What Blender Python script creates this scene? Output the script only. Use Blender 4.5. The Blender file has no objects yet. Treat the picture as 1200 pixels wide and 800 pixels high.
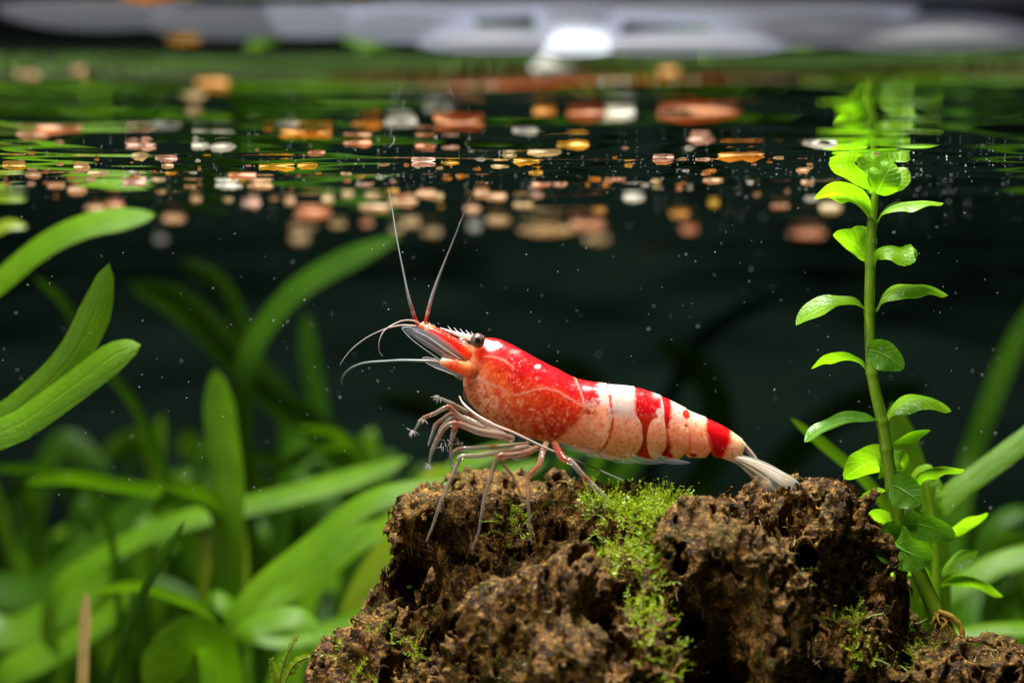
import bpy, math, random
import numpy as np
from mathutils import Vector

# ---------------------------------------------------------------- units: all design lengths in centimetres
S = 0.01
F = 3700.0            # focal length in photo pixels (1200 wide)
D = 20.0              # camera to the shrimp, cm
WL = 1.135            # water level above the lens axis, cm
BED = -5.5            # aquarium bed
sc = bpy.context.scene
col = sc.collection

# ---------------------------------------------------------------- camera
cam_d = bpy.data.cameras.new('camera'); cam = bpy.data.objects.new('camera', cam_d); col.objects.link(cam)
cam.location = (0, -D*S, 0); cam.rotation_euler = (math.radians(90), 0, 0)
cam_d.sensor_width = 36.0; cam_d.lens = F/1200*36
cam_d.clip_start = 0.002; cam_d.clip_end = 20
cam_d.dof.use_dof = True; cam_d.dof.focus_distance = D*S; cam_d.dof.aperture_fstop = 43
cam_d.dof.aperture_blades = 0
sc.camera = cam

# ---------------------------------------------------------------- world and lamps
w = bpy.data.worlds.new('World'); sc.world = w; w.use_nodes = True
bg = w.node_tree.nodes['Background']; bg.inputs[0].default_value = (0.55, 0.75, 0.8, 1); bg.inputs[1].default_value = 0.035

def area(name, loc, target, sx, sy, watts, color):
    l = bpy.data.lights.new(name, 'AREA'); l.shape = 'RECTANGLE'; l.size = sx*S; l.size_y = sy*S
    l.energy = watts; l.color = color
    o = bpy.data.objects.new(name, l); col.objects.link(o)
    o.location = Vector(loc)*S
    o.rotation_euler = (Vector(target)-Vector(loc)).to_track_quat('-Z', 'Y').to_euler()
    return o
area('led_panel_light', (0.5, 2.5, 20), (0, 1.5, -2), 7, 5, 1.65, (1.0, 0.97, 0.90))
area('flash_light', (-5, -7.5, 16), (0, 0, -1), 3, 3, 0.40, (1.0, 0.96, 0.90))
area('front_fill_light', (-20, -17, 1.6), (0, 0, -.6), 6, 4, 0.115, (1.0, 0.96, 0.90))  # added fill lamp at the front left, brightens the shrimp's flank
sc.view_settings.view_transform = 'Standard'; sc.view_settings.look = 'None'
sc.view_settings.exposure = 0; sc.view_settings.gamma = 1
sc.render.engine = 'CYCLES'
sc.cycles.use_denoising = True
sc.cycles.max_bounces = 12; sc.cycles.transparent_max_bounces = 24; sc.cycles.transmission_bounces = 10
sc.cycles.sample_clamp_indirect = 4.0
sc.cycles.caustics_reflective = False; sc.cycles.caustics_refractive = False

# ---------------------------------------------------------------- helpers
def P(px, py, Y=0.0):
    k = (Y+D)/F
    return np.array([(px-600)*k, Y, (400-py)*k])

def mesh_obj(name, V, faces, mat, parent=None, loc=None, smooth=True, attrs=None, uv=None):
    V = np.asarray(V, dtype=np.float64)
    if parent is not None: base = np.array(parent['_loc'])
    elif loc is not None: base = np.array(loc)
    else: base = np.zeros(3)
    me = bpy.data.meshes.new(name)
    W = ((V-base)*S)
    if isinstance(faces, np.ndarray):
        n, k = faces.shape
        me.vertices.add(len(W)); me.vertices.foreach_set('co', W.astype(np.float32).ravel())
        me.loops.add(n*k); me.loops.foreach_set('vertex_index', faces.astype(np.int32).ravel())
        me.polygons.add(n)
        me.polygons.foreach_set('loop_start', np.arange(0, n*k, k, dtype=np.int32))
        me.polygons.foreach_set('loop_total', np.full(n, k, dtype=np.int32))
        me.update(calc_edges=True)
    else:
        me.from_pydata([tuple(v) for v in W], [], faces); me.update()
    if smooth: me.polygons.foreach_set('use_smooth', np.ones(len(me.polygons), dtype=bool))
    if uv is not None:
        l = me.uv_layers.new(name='UVMap')
        vi = np.zeros(len(me.loops), dtype=np.int32); me.loops.foreach_get('vertex_index', vi)
        l.data.foreach_set('uv', np.asarray(uv, dtype=np.float32)[vi].ravel())
    for k, a in (attrs or {}).items():
        a = np.asarray(a, dtype=np.float32)
        if a.ndim == 1:
            at = me.attributes.new(k, 'FLOAT', 'POINT'); at.data.foreach_set('value', a)
        else:
            at = me.attributes.new(k, 'FLOAT_COLOR', 'POINT')
            at.data.foreach_set('color', np.concatenate([a, np.ones((len(a), 1), np.float32)], 1).ravel())
    if mat is not None: me.materials.append(mat)
    o = bpy.data.objects.new(name, me); col.objects.link(o)
    if parent is not None:
        o.parent = parent
        o['_loc'] = list(base)
    else:
        o.location = Vector(base)*S; o['_loc'] = [float(b) for b in base]
    return o

def thing(name, label, cat, loc, group=None):
    o = bpy.data.objects.new(name, None); col.objects.link(o); o.empty_display_size = 0.002
    o.location = Vector(loc)*S; o['_loc'] = [float(x) for x in loc]
    return tag(o, label, cat, group)

def tag(o, label=None, cat=None, group=None, kind=None):
    if label: o['label'] = label
    if cat: o['category'] = cat
    if group: o['group'] = group
    if kind: o['kind'] = kind
    return o

def spline(pts, n):
    pts = np.asarray(pts, dtype=float)
    if len(pts) == 2:
        t = np.linspace(0, 1, n)[:, None]; return pts[0]*(1-t)+pts[1]*t
    seg = np.linalg.norm(np.diff(pts[:, :min(3, pts.shape[1])], axis=0), axis=1)**0.5+1e-9
    T = np.concatenate([[0], np.cumsum(seg)])
    t = np.linspace(0, T[-1], n)
    m = np.zeros_like(pts)
    for i in range(len(pts)):
        if i == 0: m[i] = (pts[1]-pts[0])/(T[1]-T[0])
        elif i == len(pts)-1: m[i] = (pts[-1]-pts[-2])/(T[-1]-T[-2])
        else:
            d0 = (pts[i]-pts[i-1])/(T[i]-T[i-1]); d1 = (pts[i+1]-pts[i])/(T[i+1]-T[i])
            a = T[i]-T[i-1]; b = T[i+1]-T[i]
            m[i] = (d0*b+d1*a)/(a+b)
    k = np.clip(np.searchsorted(T, t, side='right')-1, 0, len(pts)-2)
    h = (T[k+1]-T[k]); s = ((t-T[k])/h)
    s2, s3 = s*s, s*s*s
    out = ((2*s3-3*s2+1)[:, None]*pts[k]+((s3-2*s2+s)*h)[:, None]*m[k]
           + (-2*s3+3*s2)[:, None]*pts[k+1]+((s3-s2)*h)[:, None]*m[k+1])
    return out

def frames(C, hint=(0, 1, 0)):
    T = np.gradient(C, axis=0); T /= np.linalg.norm(T, axis=1)[:, None]+1e-12
    A = np.array(hint, float)[None]-T*(T@np.array(hint, float))[:, None]
    bad = np.linalg.norm(A, axis=1) < 1e-3
    A[bad] = np.cross(T[bad], [0, 0, 1.0])
    A /= np.linalg.norm(A, axis=1)[:, None]+1e-12
    return T, A, np.cross(T, A)

def tube_geo(C, R, n=10):
    C = np.asarray(C, float); R = np.asarray(R, float)
    T, A, B = frames(C)
    th = np.linspace(0, 2*math.pi, n, endpoint=False)
    V = C[:, None]+R[:, None, None]*(np.cos(th)[None, :, None]*A[:, None]+np.sin(th)[None, :, None]*B[:, None])
    m = len(C); V = V.reshape(-1, 3)
    i = np.arange(m-1)[:, None]*n; j = np.arange(n)[None]; j2 = (j+1) % n
    Q = np.stack([i+j, i+j2, i+n+j2, i+n+j], -1).reshape(-1, 4)
    V = np.concatenate([V, C[:1]-T[:1]*R[0]*0.5, C[-1:]+T[-1:]*R[-1]*0.5])
    c0, c1 = len(V)-2, len(V)-1
    j = np.arange(n)
    caps0 = np.stack([np.full(n, c0), (j+1) % n, j, j], -1)
    caps1 = np.stack([np.full(n, c1), (m-1)*n+j, (m-1)*n+(j+1) % n, (m-1)*n+(j+1) % n], -1)
    faces = [tuple(q) for q in Q]+[tuple(q[:3]) for q in caps0]+[tuple(q[:3]) for q in caps1]
    return V, faces

def merge(geos):
    Vs, Fs, off = [], [], 0
    for V, f in geos:
        Vs.append(V); Fs += [tuple(i+off for i in q) for q in f]; off += len(V)
    return np.concatenate(Vs), Fs

def leaf_geo(C, width, prof, tilt, cup=0.12, nu=28, nv=9, wave=0.0, seed=0, twist=0.0):
    """midrib C (k,3) cm, width cm, prof(u) in 0..1, tilt deg about the midrib (0 = edge towards the camera)"""
    C = spline(C, nu)
    T, A, B = frames(C)
    u = np.linspace(0, 1, nu)
    a = np.radians(tilt+twist*u)[:, None]
    X = np.cos(a)*A+np.sin(a)*B; N = np.cross(X, T)
    v = np.linspace(-1, 1, nv)
    hw = 0.5*width*np.maximum(prof(u), 0.0)
    rng = np.random.RandomState(seed); ph = rng.rand(4)*6.28
    wv = wave*width*(np.sin(u*9+ph[0])[:, None]*v[None]**2*np.sign(v)[None]+0.6*np.sin(u*15+ph[1])[:, None]*np.abs(v)[None])
    V = C[:, None]+X[:, None]*(hw[:, None]*v[None])[..., None]+N[:, None]*((hw[:, None]*cup*(v[None]**2))+wv*np.minimum(1, hw/(0.5*width+1e-9))[:, None])[..., None]
    uv = np.stack(np.broadcast_arrays(u[:, None], (v[None]+1)/2), -1).reshape(-1, 2)
    i = np.arange(nu-1)[:, None]*nv; j = np.arange(nv-1)[None]
    Q = np.stack([i+j, i+j+1, i+nv+j+1, i+nv+j], -1).reshape(-1, 4)
    return V.reshape(-1, 3), Q, uv

def prof_leaf(u):   # stalked oval leaf
    s = np.clip((u-0.10)/0.90, 0, 1)
    return np.maximum(0.16*(1-u*0.9), np.clip(np.sin(math.pi*s**1.18), 0, 1)**0.55)*np.where(u > 0.985, 0.4, 1)
def prof_round(u):
    return np.clip(np.sin(math.pi*np.clip(u, 0.0, 1)**0.8), 0, 1)**0.6+0.02
def prof_blade(u):
    return np.minimum(1, ((1-u)/0.10+1e-6))**0.5*np.minimum(1, 0.45+u*2.2)

# ---------------------------------------------------------------- numpy noise
_rt = np.random.RandomState(1234)
_perm = np.tile(_rt.permutation(256), 4).astype(np.int32)
_val = _rt.rand(256).astype(np.float32)
def _h(ix, iy, iz, seed):
    return _perm[_perm[_perm[(ix+seed*37) & 255]+(iy & 255)]+((iz+seed*11) & 255)]
def vnoise(p, seed=0):
    p = np.asarray(p, np.float32); f = np.floor(p); t = p-f; f = f.astype(np.int32)
    t = t*t*t*(t*(t*6-15)+10)
    g = {}
    for dx in (0, 1):
        A = _perm[(f[:, 0]+dx+seed*37) & 255]
        for dy in (0, 1):
            B = _perm[A+((f[:, 1]+dy) & 255)]
            z0 = _val[_perm[B+((f[:, 2]+seed*11) & 255)]]; z1 = _val[_perm[B+((f[:, 2]+1+seed*11) & 255)]]
            g[dx, dy] = z0+(z1-z0)*t[:, 2]
    y0 = g[0, 0]+(g[0, 1]-g[0, 0])*t[:, 1]; y1 = g[1, 0]+(g[1, 1]-g[1, 0])*t[:, 1]
    return (y0+(y1-y0)*t[:, 0])*2-1
def fbm(p, oct=3, seed=0, gain=0.5):
    a, r, q = 1.0, 0.0, np.asarray(p, np.float32)
    for o in range(oct):
        r = r+np.float32(a)*vnoise(q, seed+o*17); q = q*np.float32(2.03)+np.float32(3.7); a *= gain
    return r
def worley(p, seed=0, jit=0.9):
    """distance to the nearest jittered cell point and that cell's random value (half-cell search: 8 cells)"""
    p = np.asarray(p, np.float32); f = np.floor(p-0.5).astype(np.int32)
    d1 = np.full(len(p), 9.0, np.float32); idr = np.zeros(len(p), np.float32)
    for dx in (0, 1):
        for dy in (0, 1):
            for dz in (0, 1):
                h = _h(f[:, 0]+dx, f[:, 1]+dy, f[:, 2]+dz, seed)
                d = 0
                for k, dd in enumerate((dx, dy, dz)):
                    d = d+(p[:, k]-(f[:, k]+dd+0.5+jit*(_val[(h*7+k*61) & 255]-0.5)))**2
                m = d < d1
                d1[m] = d[m]; idr[m] = _val[(h*3+17) & 255][m]
    return np.sqrt(d1), idr

# ---------------------------------------------------------------- materials
def new_mat(name):
    m = bpy.data.materials.new(name); m.use_nodes = True
    nt = m.node_tree; b = nt.nodes['Principled BSDF']; out = nt.nodes['Material Output']
    return m, nt, b, out
def N(nt, t, **kw):
    n = nt.nodes.new(t)
    for k, v in kw.items():
        if k.startswith('_'): setattr(n, k[1:], v)
        else: n.inputs[k].default_value = v
    return n
def ramp(nt, fac, stops):
    r = nt.nodes.new('ShaderNodeValToRGB'); e = r.color_ramp.elements
    while len(e) < len(stops): e.new(0.5)
    for el, (p, c) in zip(e, stops): el.position = p; el.color = (*c, 1)
    nt.links.new(fac, r.inputs[0]); return r.outputs[0]
def noise(nt, vec, scale, detail=4, rough=0.55, seed=0):
    n = nt.nodes.new('ShaderNodeTexNoise'); n.noise_dimensions = '4D'
    n.inputs['W'].default_value = seed; n.inputs['Scale'].default_value = scale
    n.inputs['Detail'].default_value = detail; n.inputs['Roughness'].default_value = rough
    nt.links.new(vec, n.inputs['Vector']); return n.outputs[0]
def coords(nt): return nt.nodes.new('ShaderNodeTexCoord').outputs['Object']
def mixc(nt, fac, a, b, mode='MIX'):
    m = nt.nodes.new('ShaderNodeMix'); m.data_type = 'RGBA'; m.blend_type = mode
    for val, s in ((fac, m.inputs[0]), (a, m.inputs[6]), (b, m.inputs[7])):
        if hasattr(val, 'links'): nt.links.new(val, s)
        else: s.default_value = val if not isinstance(val, tuple) else (*val, 1)
    return m.outputs[2]
def bump(nt, h, b, strength, dist):
    n = nt.nodes.new('ShaderNodeBump'); n.inputs['Strength'].default_value = strength; n.inputs['Distance'].default_value = dist*S
    nt.links.new(h, n.inputs['Height']); nt.links.new(n.outputs[0], b.inputs['Normal']); return n

def leaf_mat(name, dark, light, rough=0.3, trans=0.45, vein=0.75, noise_scale=6.0, spec=0.55):
    m, nt, b, out = new_mat(name)
    uvn = nt.nodes.new('ShaderNodeUVMap'); uvn.uv_map = 'UVMap'
    sep = nt.nodes.new('ShaderNodeSeparateXYZ'); nt.links.new(uvn.outputs[0], sep.inputs[0])
    c = coords(nt)
    n1 = noise(nt, c, noise_scale/S, 4, 0.6)
    base = ramp(nt, n1, [(0.3, dark), (0.7, light)])
    # midrib and side veins from the leaf's own coordinates
    ab = N(nt, 'ShaderNodeMath', _operation='SUBTRACT'); nt.links.new(sep.outputs[1], ab.inputs[0]); ab.inputs[1].default_value = 0.5
    ab2 = N(nt, 'ShaderNodeMath', _operation='ABSOLUTE'); nt.links.new(ab.outputs[0], ab2.inputs[0])
    mid = ramp(nt, ab2.outputs[0], [(0.0, (1, 1, 1)), (0.045, (0, 0, 0))])
    sv = N(nt, 'ShaderNodeMath', _operation='MULTIPLY_ADD'); nt.links.new(ab2.outputs[0], sv.inputs[0]); sv.inputs[1].default_value = -0.55
    nt.links.new(sep.outputs[0], sv.inputs[2])
    sw = N(nt, 'ShaderNodeMath', _operation='MULTIPLY'); nt.links.new(sv.outputs[0], sw.inputs[0]); sw.inputs[1].default_value = 48.0
    sn = N(nt, 'ShaderNodeMath', _operation='SINE'); nt.links.new(sw.outputs[0], sn.inputs[0])
    side = ramp(nt, sn.outputs[0], [(0.86, (0, 0, 0)), (1.0, (0.55, 0.55, 0.55))])
    vv = mixc(nt, 1.0, mid, side, 'LIGHTEN')
    vm = N(nt, 'ShaderNodeMath', _operation='MULTIPLY'); nt.links.new(vv, vm.inputs[0]); vm.inputs[1].default_value = vein
    pale = tuple(min(1, x*1.5+0.03) for x in light)
    colr = mixc(nt, vm.outputs[0], base, pale)
    nt.links.new(colr, b.inputs['Base Color'])
    b.inputs['Roughness'].default_value = rough; b.inputs['Specular IOR Level'].default_value = spec
    n2 = noise(nt, c, 40/S, 3, 0.6)
    hm = N(nt, 'ShaderNodeMath', _operation='ADD'); nt.links.new(n2, hm.inputs[0]); nt.links.new(vv, hm.inputs[1])
    bump(nt, hm.outputs[0], b, 0.55, 0.012)
    tr = nt.nodes.new('ShaderNodeBsdfTranslucent')
    tcol = mixc(nt, 1.0, colr, (0.92, 1.0, 0.35), 'MULTIPLY'); nt.links.new(tcol, tr.inputs[0])
    mx = nt.nodes.new('ShaderNodeMixShader'); mx.inputs[0].default_value = trans
    nt.links.new(b.outputs[0], mx.inputs[1]); nt.links.new(tr.outputs[0], mx.inputs[2]); nt.links.new(mx.outputs[0], out.inputs[0])
    return m

M = {}
M['leaf'] = leaf_mat('stem_plant_leaf', (0.20, 0.48, 0.006), (0.34, 0.66, 0.02), trans=0.62)
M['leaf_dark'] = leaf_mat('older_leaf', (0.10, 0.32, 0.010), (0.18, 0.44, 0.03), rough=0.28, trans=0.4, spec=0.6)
M['blade'] = leaf_mat('grass_blade', (0.07, 0.19, 0.004), (0.14, 0.30, 0.008), vein=0.2, noise_scale=2, spec=.3)
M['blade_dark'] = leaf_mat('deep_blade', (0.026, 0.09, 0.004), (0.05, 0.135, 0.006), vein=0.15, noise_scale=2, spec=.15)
M['blade_yellow'] = leaf_mat('yellow_blade', (0.15, 0.24, 0.008), (0.22, 0.31, 0.012), vein=0.2, noise_scale=2)
M['tan'] = leaf_mat('withered_blade', (0.5, 0.34, 0.10), (0.62, 0.44, 0.16), vein=0.1, trans=0.2)
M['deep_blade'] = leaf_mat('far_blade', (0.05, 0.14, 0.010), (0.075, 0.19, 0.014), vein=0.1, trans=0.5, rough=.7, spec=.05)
M['dim_blade'] = leaf_mat('painted_dim_blade', (0.006, 0.020, 0.002), (0.010, 0.030, 0.003), vein=0.1, trans=0.15, rough=.7, spec=.1)  # green cut almost to black: the dimness far back is put into the colour

m, nt, b, out = new_mat('plant_stem'); c = coords(nt)
nt.links.new(ramp(nt, noise(nt, c, 5/S, 3), [(0.3, (0.14, 0.29, 0.006)), (0.7, (0.24, 0.4, 0.012))]), b.inputs['Base Color'])
b.inputs['Roughness'].default_value = 0.4; b.inputs['Subsurface Weight'].default_value = 0.35; b.inputs['Subsurface Radius'].default_value = (0.5, 1, 0.15); b.inputs['Subsurface Scale'].default_value = 0.06*S
bump(nt, noise(nt, c, 30/S, 3), b, 0.3, 0.01); M['stem'] = m

m, nt, b, out = new_mat('plant_root'); c = coords(nt)
nt.links.new(ramp(nt, noise(nt, c, 20/S, 4), [(0.3, (0.34, 0.20, 0.015)), (0.7, (0.65, 0.42, 0.05))]), b.inputs['Base Color'])
b.inputs['Roughness'].default_value = 0.6; bump(nt, noise(nt, c, 60/S, 3), b, 0.6, 0.02); M['root'] = m

# driftwood
m, nt, b, out = new_mat('porous_driftwood'); c = coords(nt)
n1 = noise(nt, c, 3.0/S, 5, 0.6, 1); n2 = noise(nt, c, 14/S, 5, 0.65, 2); n3 = noise(nt, c, 5/S, 4, 0.6, 3); n4 = noise(nt, c, 45/S, 4, 0.6, 4)
c1 = ramp(nt, n2, [(0.34, (0.008, 0.004, 0.0012)), (0.47, (0.05, 0.021, 0.004)), (0.60, (0.20, 0.092, 0.015)), (0.73, (0.68, 0.38, 0.08))])
c2 = mixc(nt, ramp(nt, n1, [(0.50, (0, 0, 0)), (0.68, (0.7, 0.7, 0.7))]), c1, (0.23, 0.115, 0.026))
c3 = mixc(nt, ramp(nt, n3, [(0.52, (0, 0, 0)), (0.66, (0.6, 0.6, 0.6))]), c2, (0.085, 0.088, 0.010))
c4 = mixc(nt, ramp(nt, n4, [(0.3, (0.7, 0.7, 0.7)), (0.5, (0, 0, 0))]), c3, (0.010, 0.005, 0.002))
c5 = mixc(nt, ramp(nt, n4, [(0.56, (0, 0, 0)), (0.68, (0.85, 0.85, 0.85))]), c4, (0.60, 0.34, 0.06))
nt.links.new(c5, b.inputs['Base Color'])
b.inputs['Specular IOR Level'].default_value = 0.18
nt.links.new(ramp(nt, n2, [(0.3, (0.75,)*3), (0.7, (0.38,)*3)]), b.inputs['Roughness'])
hh = mixc(nt, 0.5, n2, n4)
bump(nt, hh, b, 1.0, 0.05); M['wood'] = m

m, nt, b, out = new_mat('moss'); c = coords(nt)
nt.links.new(ramp(nt, noise(nt, c, 5/S, 3), [(0.3, (0.12, 0.20, 0.006)), (0.55, (0.30, 0.42, 0.012)), (0.75, (0.50, 0.52, 0.025))]), b.inputs['Base Color'])
b.inputs['Roughness'].default_value = 0.5
tr = nt.nodes.new('ShaderNodeBsdfTranslucent'); tr.inputs[0].default_value = (0.38, 0.52, 0.01, 1)
mx = nt.nodes.new('ShaderNodeMixShader'); mx.inputs[0].default_value = 0.4
nt.links.new(b.outputs[0], mx.inputs[1]); nt.links.new(tr.outputs[0], mx.inputs[2]); nt.links.new(mx.outputs[0], out.inputs[0]); M['moss'] = m

# shrimp
m, nt, b, out = new_mat('shrimp_shell'); c = coords(nt)
at = N(nt, 'ShaderNodeAttribute', _attribute_name='pigment')
nt.links.new(at.outputs[0], b.inputs['Base Color'])
b.inputs['Roughness'].default_value = 0.27; b.inputs['Specular IOR Level'].default_value = 0.3
b.inputs['Subsurface Weight'].default_value = 0.9; b.inputs['Subsurface Radius'].default_value = (1.0, 0.5, 0.33); b.inputs['Subsurface Scale'].default_value = 0.30*S
bump(nt, noise(nt, c, 40/S, 4, 0.6), b, 0.3, 0.010); M['shell'] = m

def clear_mat(name, trans, rough, ior=1.14, attr=True, color=(0.9, 0.9, 0.9), alpha=1.0):
    m, nt, b, out = new_mat(name)
    if attr:
        at = N(nt, 'ShaderNodeAttribute', _attribute_name='pigment'); nt.links.new(at.outputs[0], b.inputs['Base Color'])
    else: b.inputs['Base Color'].default_value = (*color, 1)
    b.inputs['Transmission Weight'].default_value = trans; b.inputs['Roughness'].default_value = rough; b.inputs['IOR'].default_value = ior
    b.inputs['Coat Weight'].default_value = 0.6; b.inputs['Coat IOR'].default_value = 1.5; b.inputs['Coat Roughness'].default_value = 0.15
    if alpha < 1: b.inputs['Alpha'].default_value = alpha
    c = coords(nt); bump(nt, noise(nt, c, 30/S, 3), b, 0.25, 0.01)
    return m
M['leg'] = clear_mat('clear_leg_shell', 0.72, 0.05, ior=1.3, alpha=.66)
M['fan'] = clear_mat('clear_fan_blade', 0.3, 0.3, alpha=0.42)
M['scale'] = clear_mat('antennal_scale_film', 0.2, 0.15, alpha=0.50)
M['film'] = clear_mat('swimmeret_film', 0.3, 0.4, alpha=0.10)
m, nt, b, out = new_mat('antenna_filament'); at = N(nt, 'ShaderNodeAttribute', _attribute_name='pigment'); nt.links.new(at.outputs[0], b.inputs['Base Color'])
b.inputs['Roughness'].default_value = 0.35; b.inputs['Alpha'].default_value = 0.8; c = coords(nt); bump(nt, noise(nt, c, 90/S, 2), b, 0.3, 0.005); M['antenna'] = m
m, nt, b, out = new_mat('shrimp_eye'); at = N(nt, 'ShaderNodeAttribute', _attribute_name='pigment'); nt.links.new(at.outputs[0], b.inputs['Base Color'])
b.inputs['Roughness'].default_value = 0.25; b.inputs['Coat Weight'].default_value = 0.3; c = coords(nt); bump(nt, noise(nt, c, 150/S, 2), b, 0.15, 0.003); M['eye'] = m

# water surface
m, nt, b, out = new_mat('water_surface'); nt.nodes.remove(b)
fr = N(nt, 'ShaderNodeFresnel', IOR=1.333); tp = nt.nodes.new('ShaderNodeBsdfTransparent'); gl = nt.nodes.new('ShaderNodeBsdfGlossy')
gl.inputs['Roughness'].default_value = 0.0; gl.inputs[0].default_value = (0.93, 0.96, 0.95, 1); tp.inputs[0].default_value = (0.97, 0.98, 0.98, 1)
mx = nt.nodes.new('ShaderNodeMixShader'); nt.links.new(fr.outputs[0], mx.inputs[0]); nt.links.new(tp.outputs[0], mx.inputs[1]); nt.links.new(gl.outputs[0], mx.inputs[2])
nt.links.new(mx.outputs[0], out.inputs[0]); M['water'] = m

def plain(name, c0, c1, scale, rough=0.6, bstr=0.3, bd=0.02, sub=0.0, spec=0.4):
    m, nt, b, out = new_mat(name); c = coords(nt); n = noise(nt, c, scale/S, 4)
    nt.links.new(ramp(nt, n, [(0.3, c0), (0.7, c1)]), b.inputs['Base Color']); b.inputs['Roughness'].default_value = rough
    b.inputs['Specular IOR Level'].default_value = spec
    if sub: b.inputs['Subsurface Weight'].default_value = sub; b.inputs['Subsurface Scale'].default_value = 0.03*S
    bump(nt, n, b, bstr, bd); return m
def flake_mat(name, c):
    m, nt, b, out = new_mat(name); cc = coords(nt); n = noise(nt, cc, 12/S, 4)
    cr = ramp(nt, n, [(0.3, tuple(x*.75 for x in c)), (0.7, tuple(min(.95, x*1.15) for x in c))])
    nt.links.new(cr, b.inputs['Base Color']); b.inputs['Roughness'].default_value = .5; bump(nt, n, b, .8, .02)
    tr = nt.nodes.new('ShaderNodeBsdfTranslucent'); nt.links.new(cr, tr.inputs[0]); mx = nt.nodes.new('ShaderNodeMixShader'); mx.inputs[0].default_value = .5
    nt.links.new(b.outputs[0], mx.inputs[1]); nt.links.new(tr.outputs[0], mx.inputs[2]); nt.links.new(mx.outputs[0], out.inputs[0]); return m
M['back'] = plain('dark_back_panel', (0.0085, 0.021, 0.0145), (0.012, 0.027, 0.019), 0.2, 0.9, .05, spec=.03)
M['carpet'] = plain('mirror_grass', (0.03, 0.075, 0.010), (0.09, 0.17, 0.03), .8, 0.5)
M['fibre'] = plain('wood_fibre', (0.05, 0.022, 0.005), (0.42, 0.25, 0.05), 3, 0.45)
M['bed'] = plain('dark_substrate', (0.012, 0.012, 0.008), (0.04, 0.035, 0.02), 6, 0.9)
M['speck'] = plain('drifting_speck', (0.36, 0.38, 0.36), (0.55, 0.58, 0.55), 20, 0.5)
M['housing'] = plain('lamp_housing', (0.07, 0.075, 0.1), (0.12, 0.125, 0.16), 1.2, 0.5)
M['trim'] = plain('lamp_trim', (0.5, 0.55, 0.55), (0.6, 0.65, 0.65), 1.2, 0.4)
m, nt, b, out = new_mat('glare_glow'); b.inputs['Base Color'].default_value = (0.8, 0.8, 0.8, 1)
b.inputs['Emission Color'].default_value = (0.85, 0.9, 1.0, 1); b.inputs['Emission Strength'].default_value = 1.3; M['glare_blob'] = m  # glow for the blobs that imitate glare above the water
m = m.copy(); m.name = 'glare_glow_dim'; m.node_tree.nodes['Principled BSDF'].inputs['Emission Strength'].default_value = 0.26; m.node_tree.nodes['Principled BSDF'].inputs['Emission Color'].default_value = (.75, .78, 1, 1); M['glare_blob_dim'] = m
m = m.copy(); m.name = 'glare_glow_low'; m.node_tree.nodes['Principled BSDF'].inputs['Emission Strength'].default_value = 0.11; M['glare_blob_low'] = m

# ---------------------------------------------------------------- setting
def box_geo(x0, x1, y0, y1, z0, z1):
    V = np.array([(x, y, z) for x in (x0, x1) for y in (y0, y1) for z in (z0, z1)], float)
    return V, [(0, 1, 3, 2), (4, 6, 7, 5), (0, 4, 5, 1), (2, 3, 7, 6), (0, 2, 6, 4), (1, 5, 7, 3)]
def ring_grid(xs, ys, zf):
    X, Y = np.meshgrid(xs, ys, indexing='ij'); Z = zf(X, Y)
    V = np.stack([X, Y, Z], -1).reshape(-1, 3); n = len(ys)
    i = np.arange(len(xs)-1)[:, None]*n; j = np.arange(n-1)[None]
    Q = np.stack([i+j, i+n+j, i+n+j+1, i+j+1], -1).reshape(-1, 4)
    return V, Q
xs = np.linspace(-24, 24, 120); ys = np.linspace(-8, 24, 90)
V, Q = ring_grid(xs, ys, lambda X, Y: BED+0.12*fbm(np.stack([X.ravel()*0.6, Y.ravel()*0.6, X.ravel()*0], 1), 3).reshape(X.shape))
tag(mesh_obj('aquarium_bed', V, Q, M['bed']), kind='structure')
V, f = box_geo(-24, 24, 24.0, 24.6, -6, 9)
tag(mesh_obj('aquarium_back_wall', V, f, M['back'], smooth=False), kind='structure')

YG = 13.4-D         # inner face of the front glass: the water climbs it as a meniscus
def wsurf(X, Y):
    d = Y-YG
    men = 0.40*np.exp(-np.maximum(0, d+.10*np.sin(1.1*X)+.05*np.sin(2.9*X+1))/0.13)
    r = (0.0040*np.sin(0.9*X+1.5*Y+0.4)+0.0042*np.sin(-0.5*X+2.6*Y+1.0)+0.0022*np.sin(1.5*X+4.4*Y)+0.0016*np.sin(-1.2*X+6.3*Y+2.0)
         + 0.0012*np.sin(3.3*X-7.0*Y+0.7)+0.0010*np.sin(2.0*X+9.5*Y))
    amp = np.interp(d, [0, 1.0, 4.0, 7.0, 30], [.3, 1.9, 1.7, .9, 1.1])
    men *= 1+0.25*np.sin(0.9*X+0.5)+0.12*np.sin(2.3*X)
    return WL+r*amp+men
xs = np.linspace(-14, 14, 360)
ys = np.concatenate([YG+np.linspace(0, 1.2, 60)**1.5, np.linspace(YG+1.4, 23.98, 300)])
V, Q = ring_grid(xs, ys, wsurf)
tag(mesh_obj('water_surface', V, Q, M['water']), kind='structure')

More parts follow.
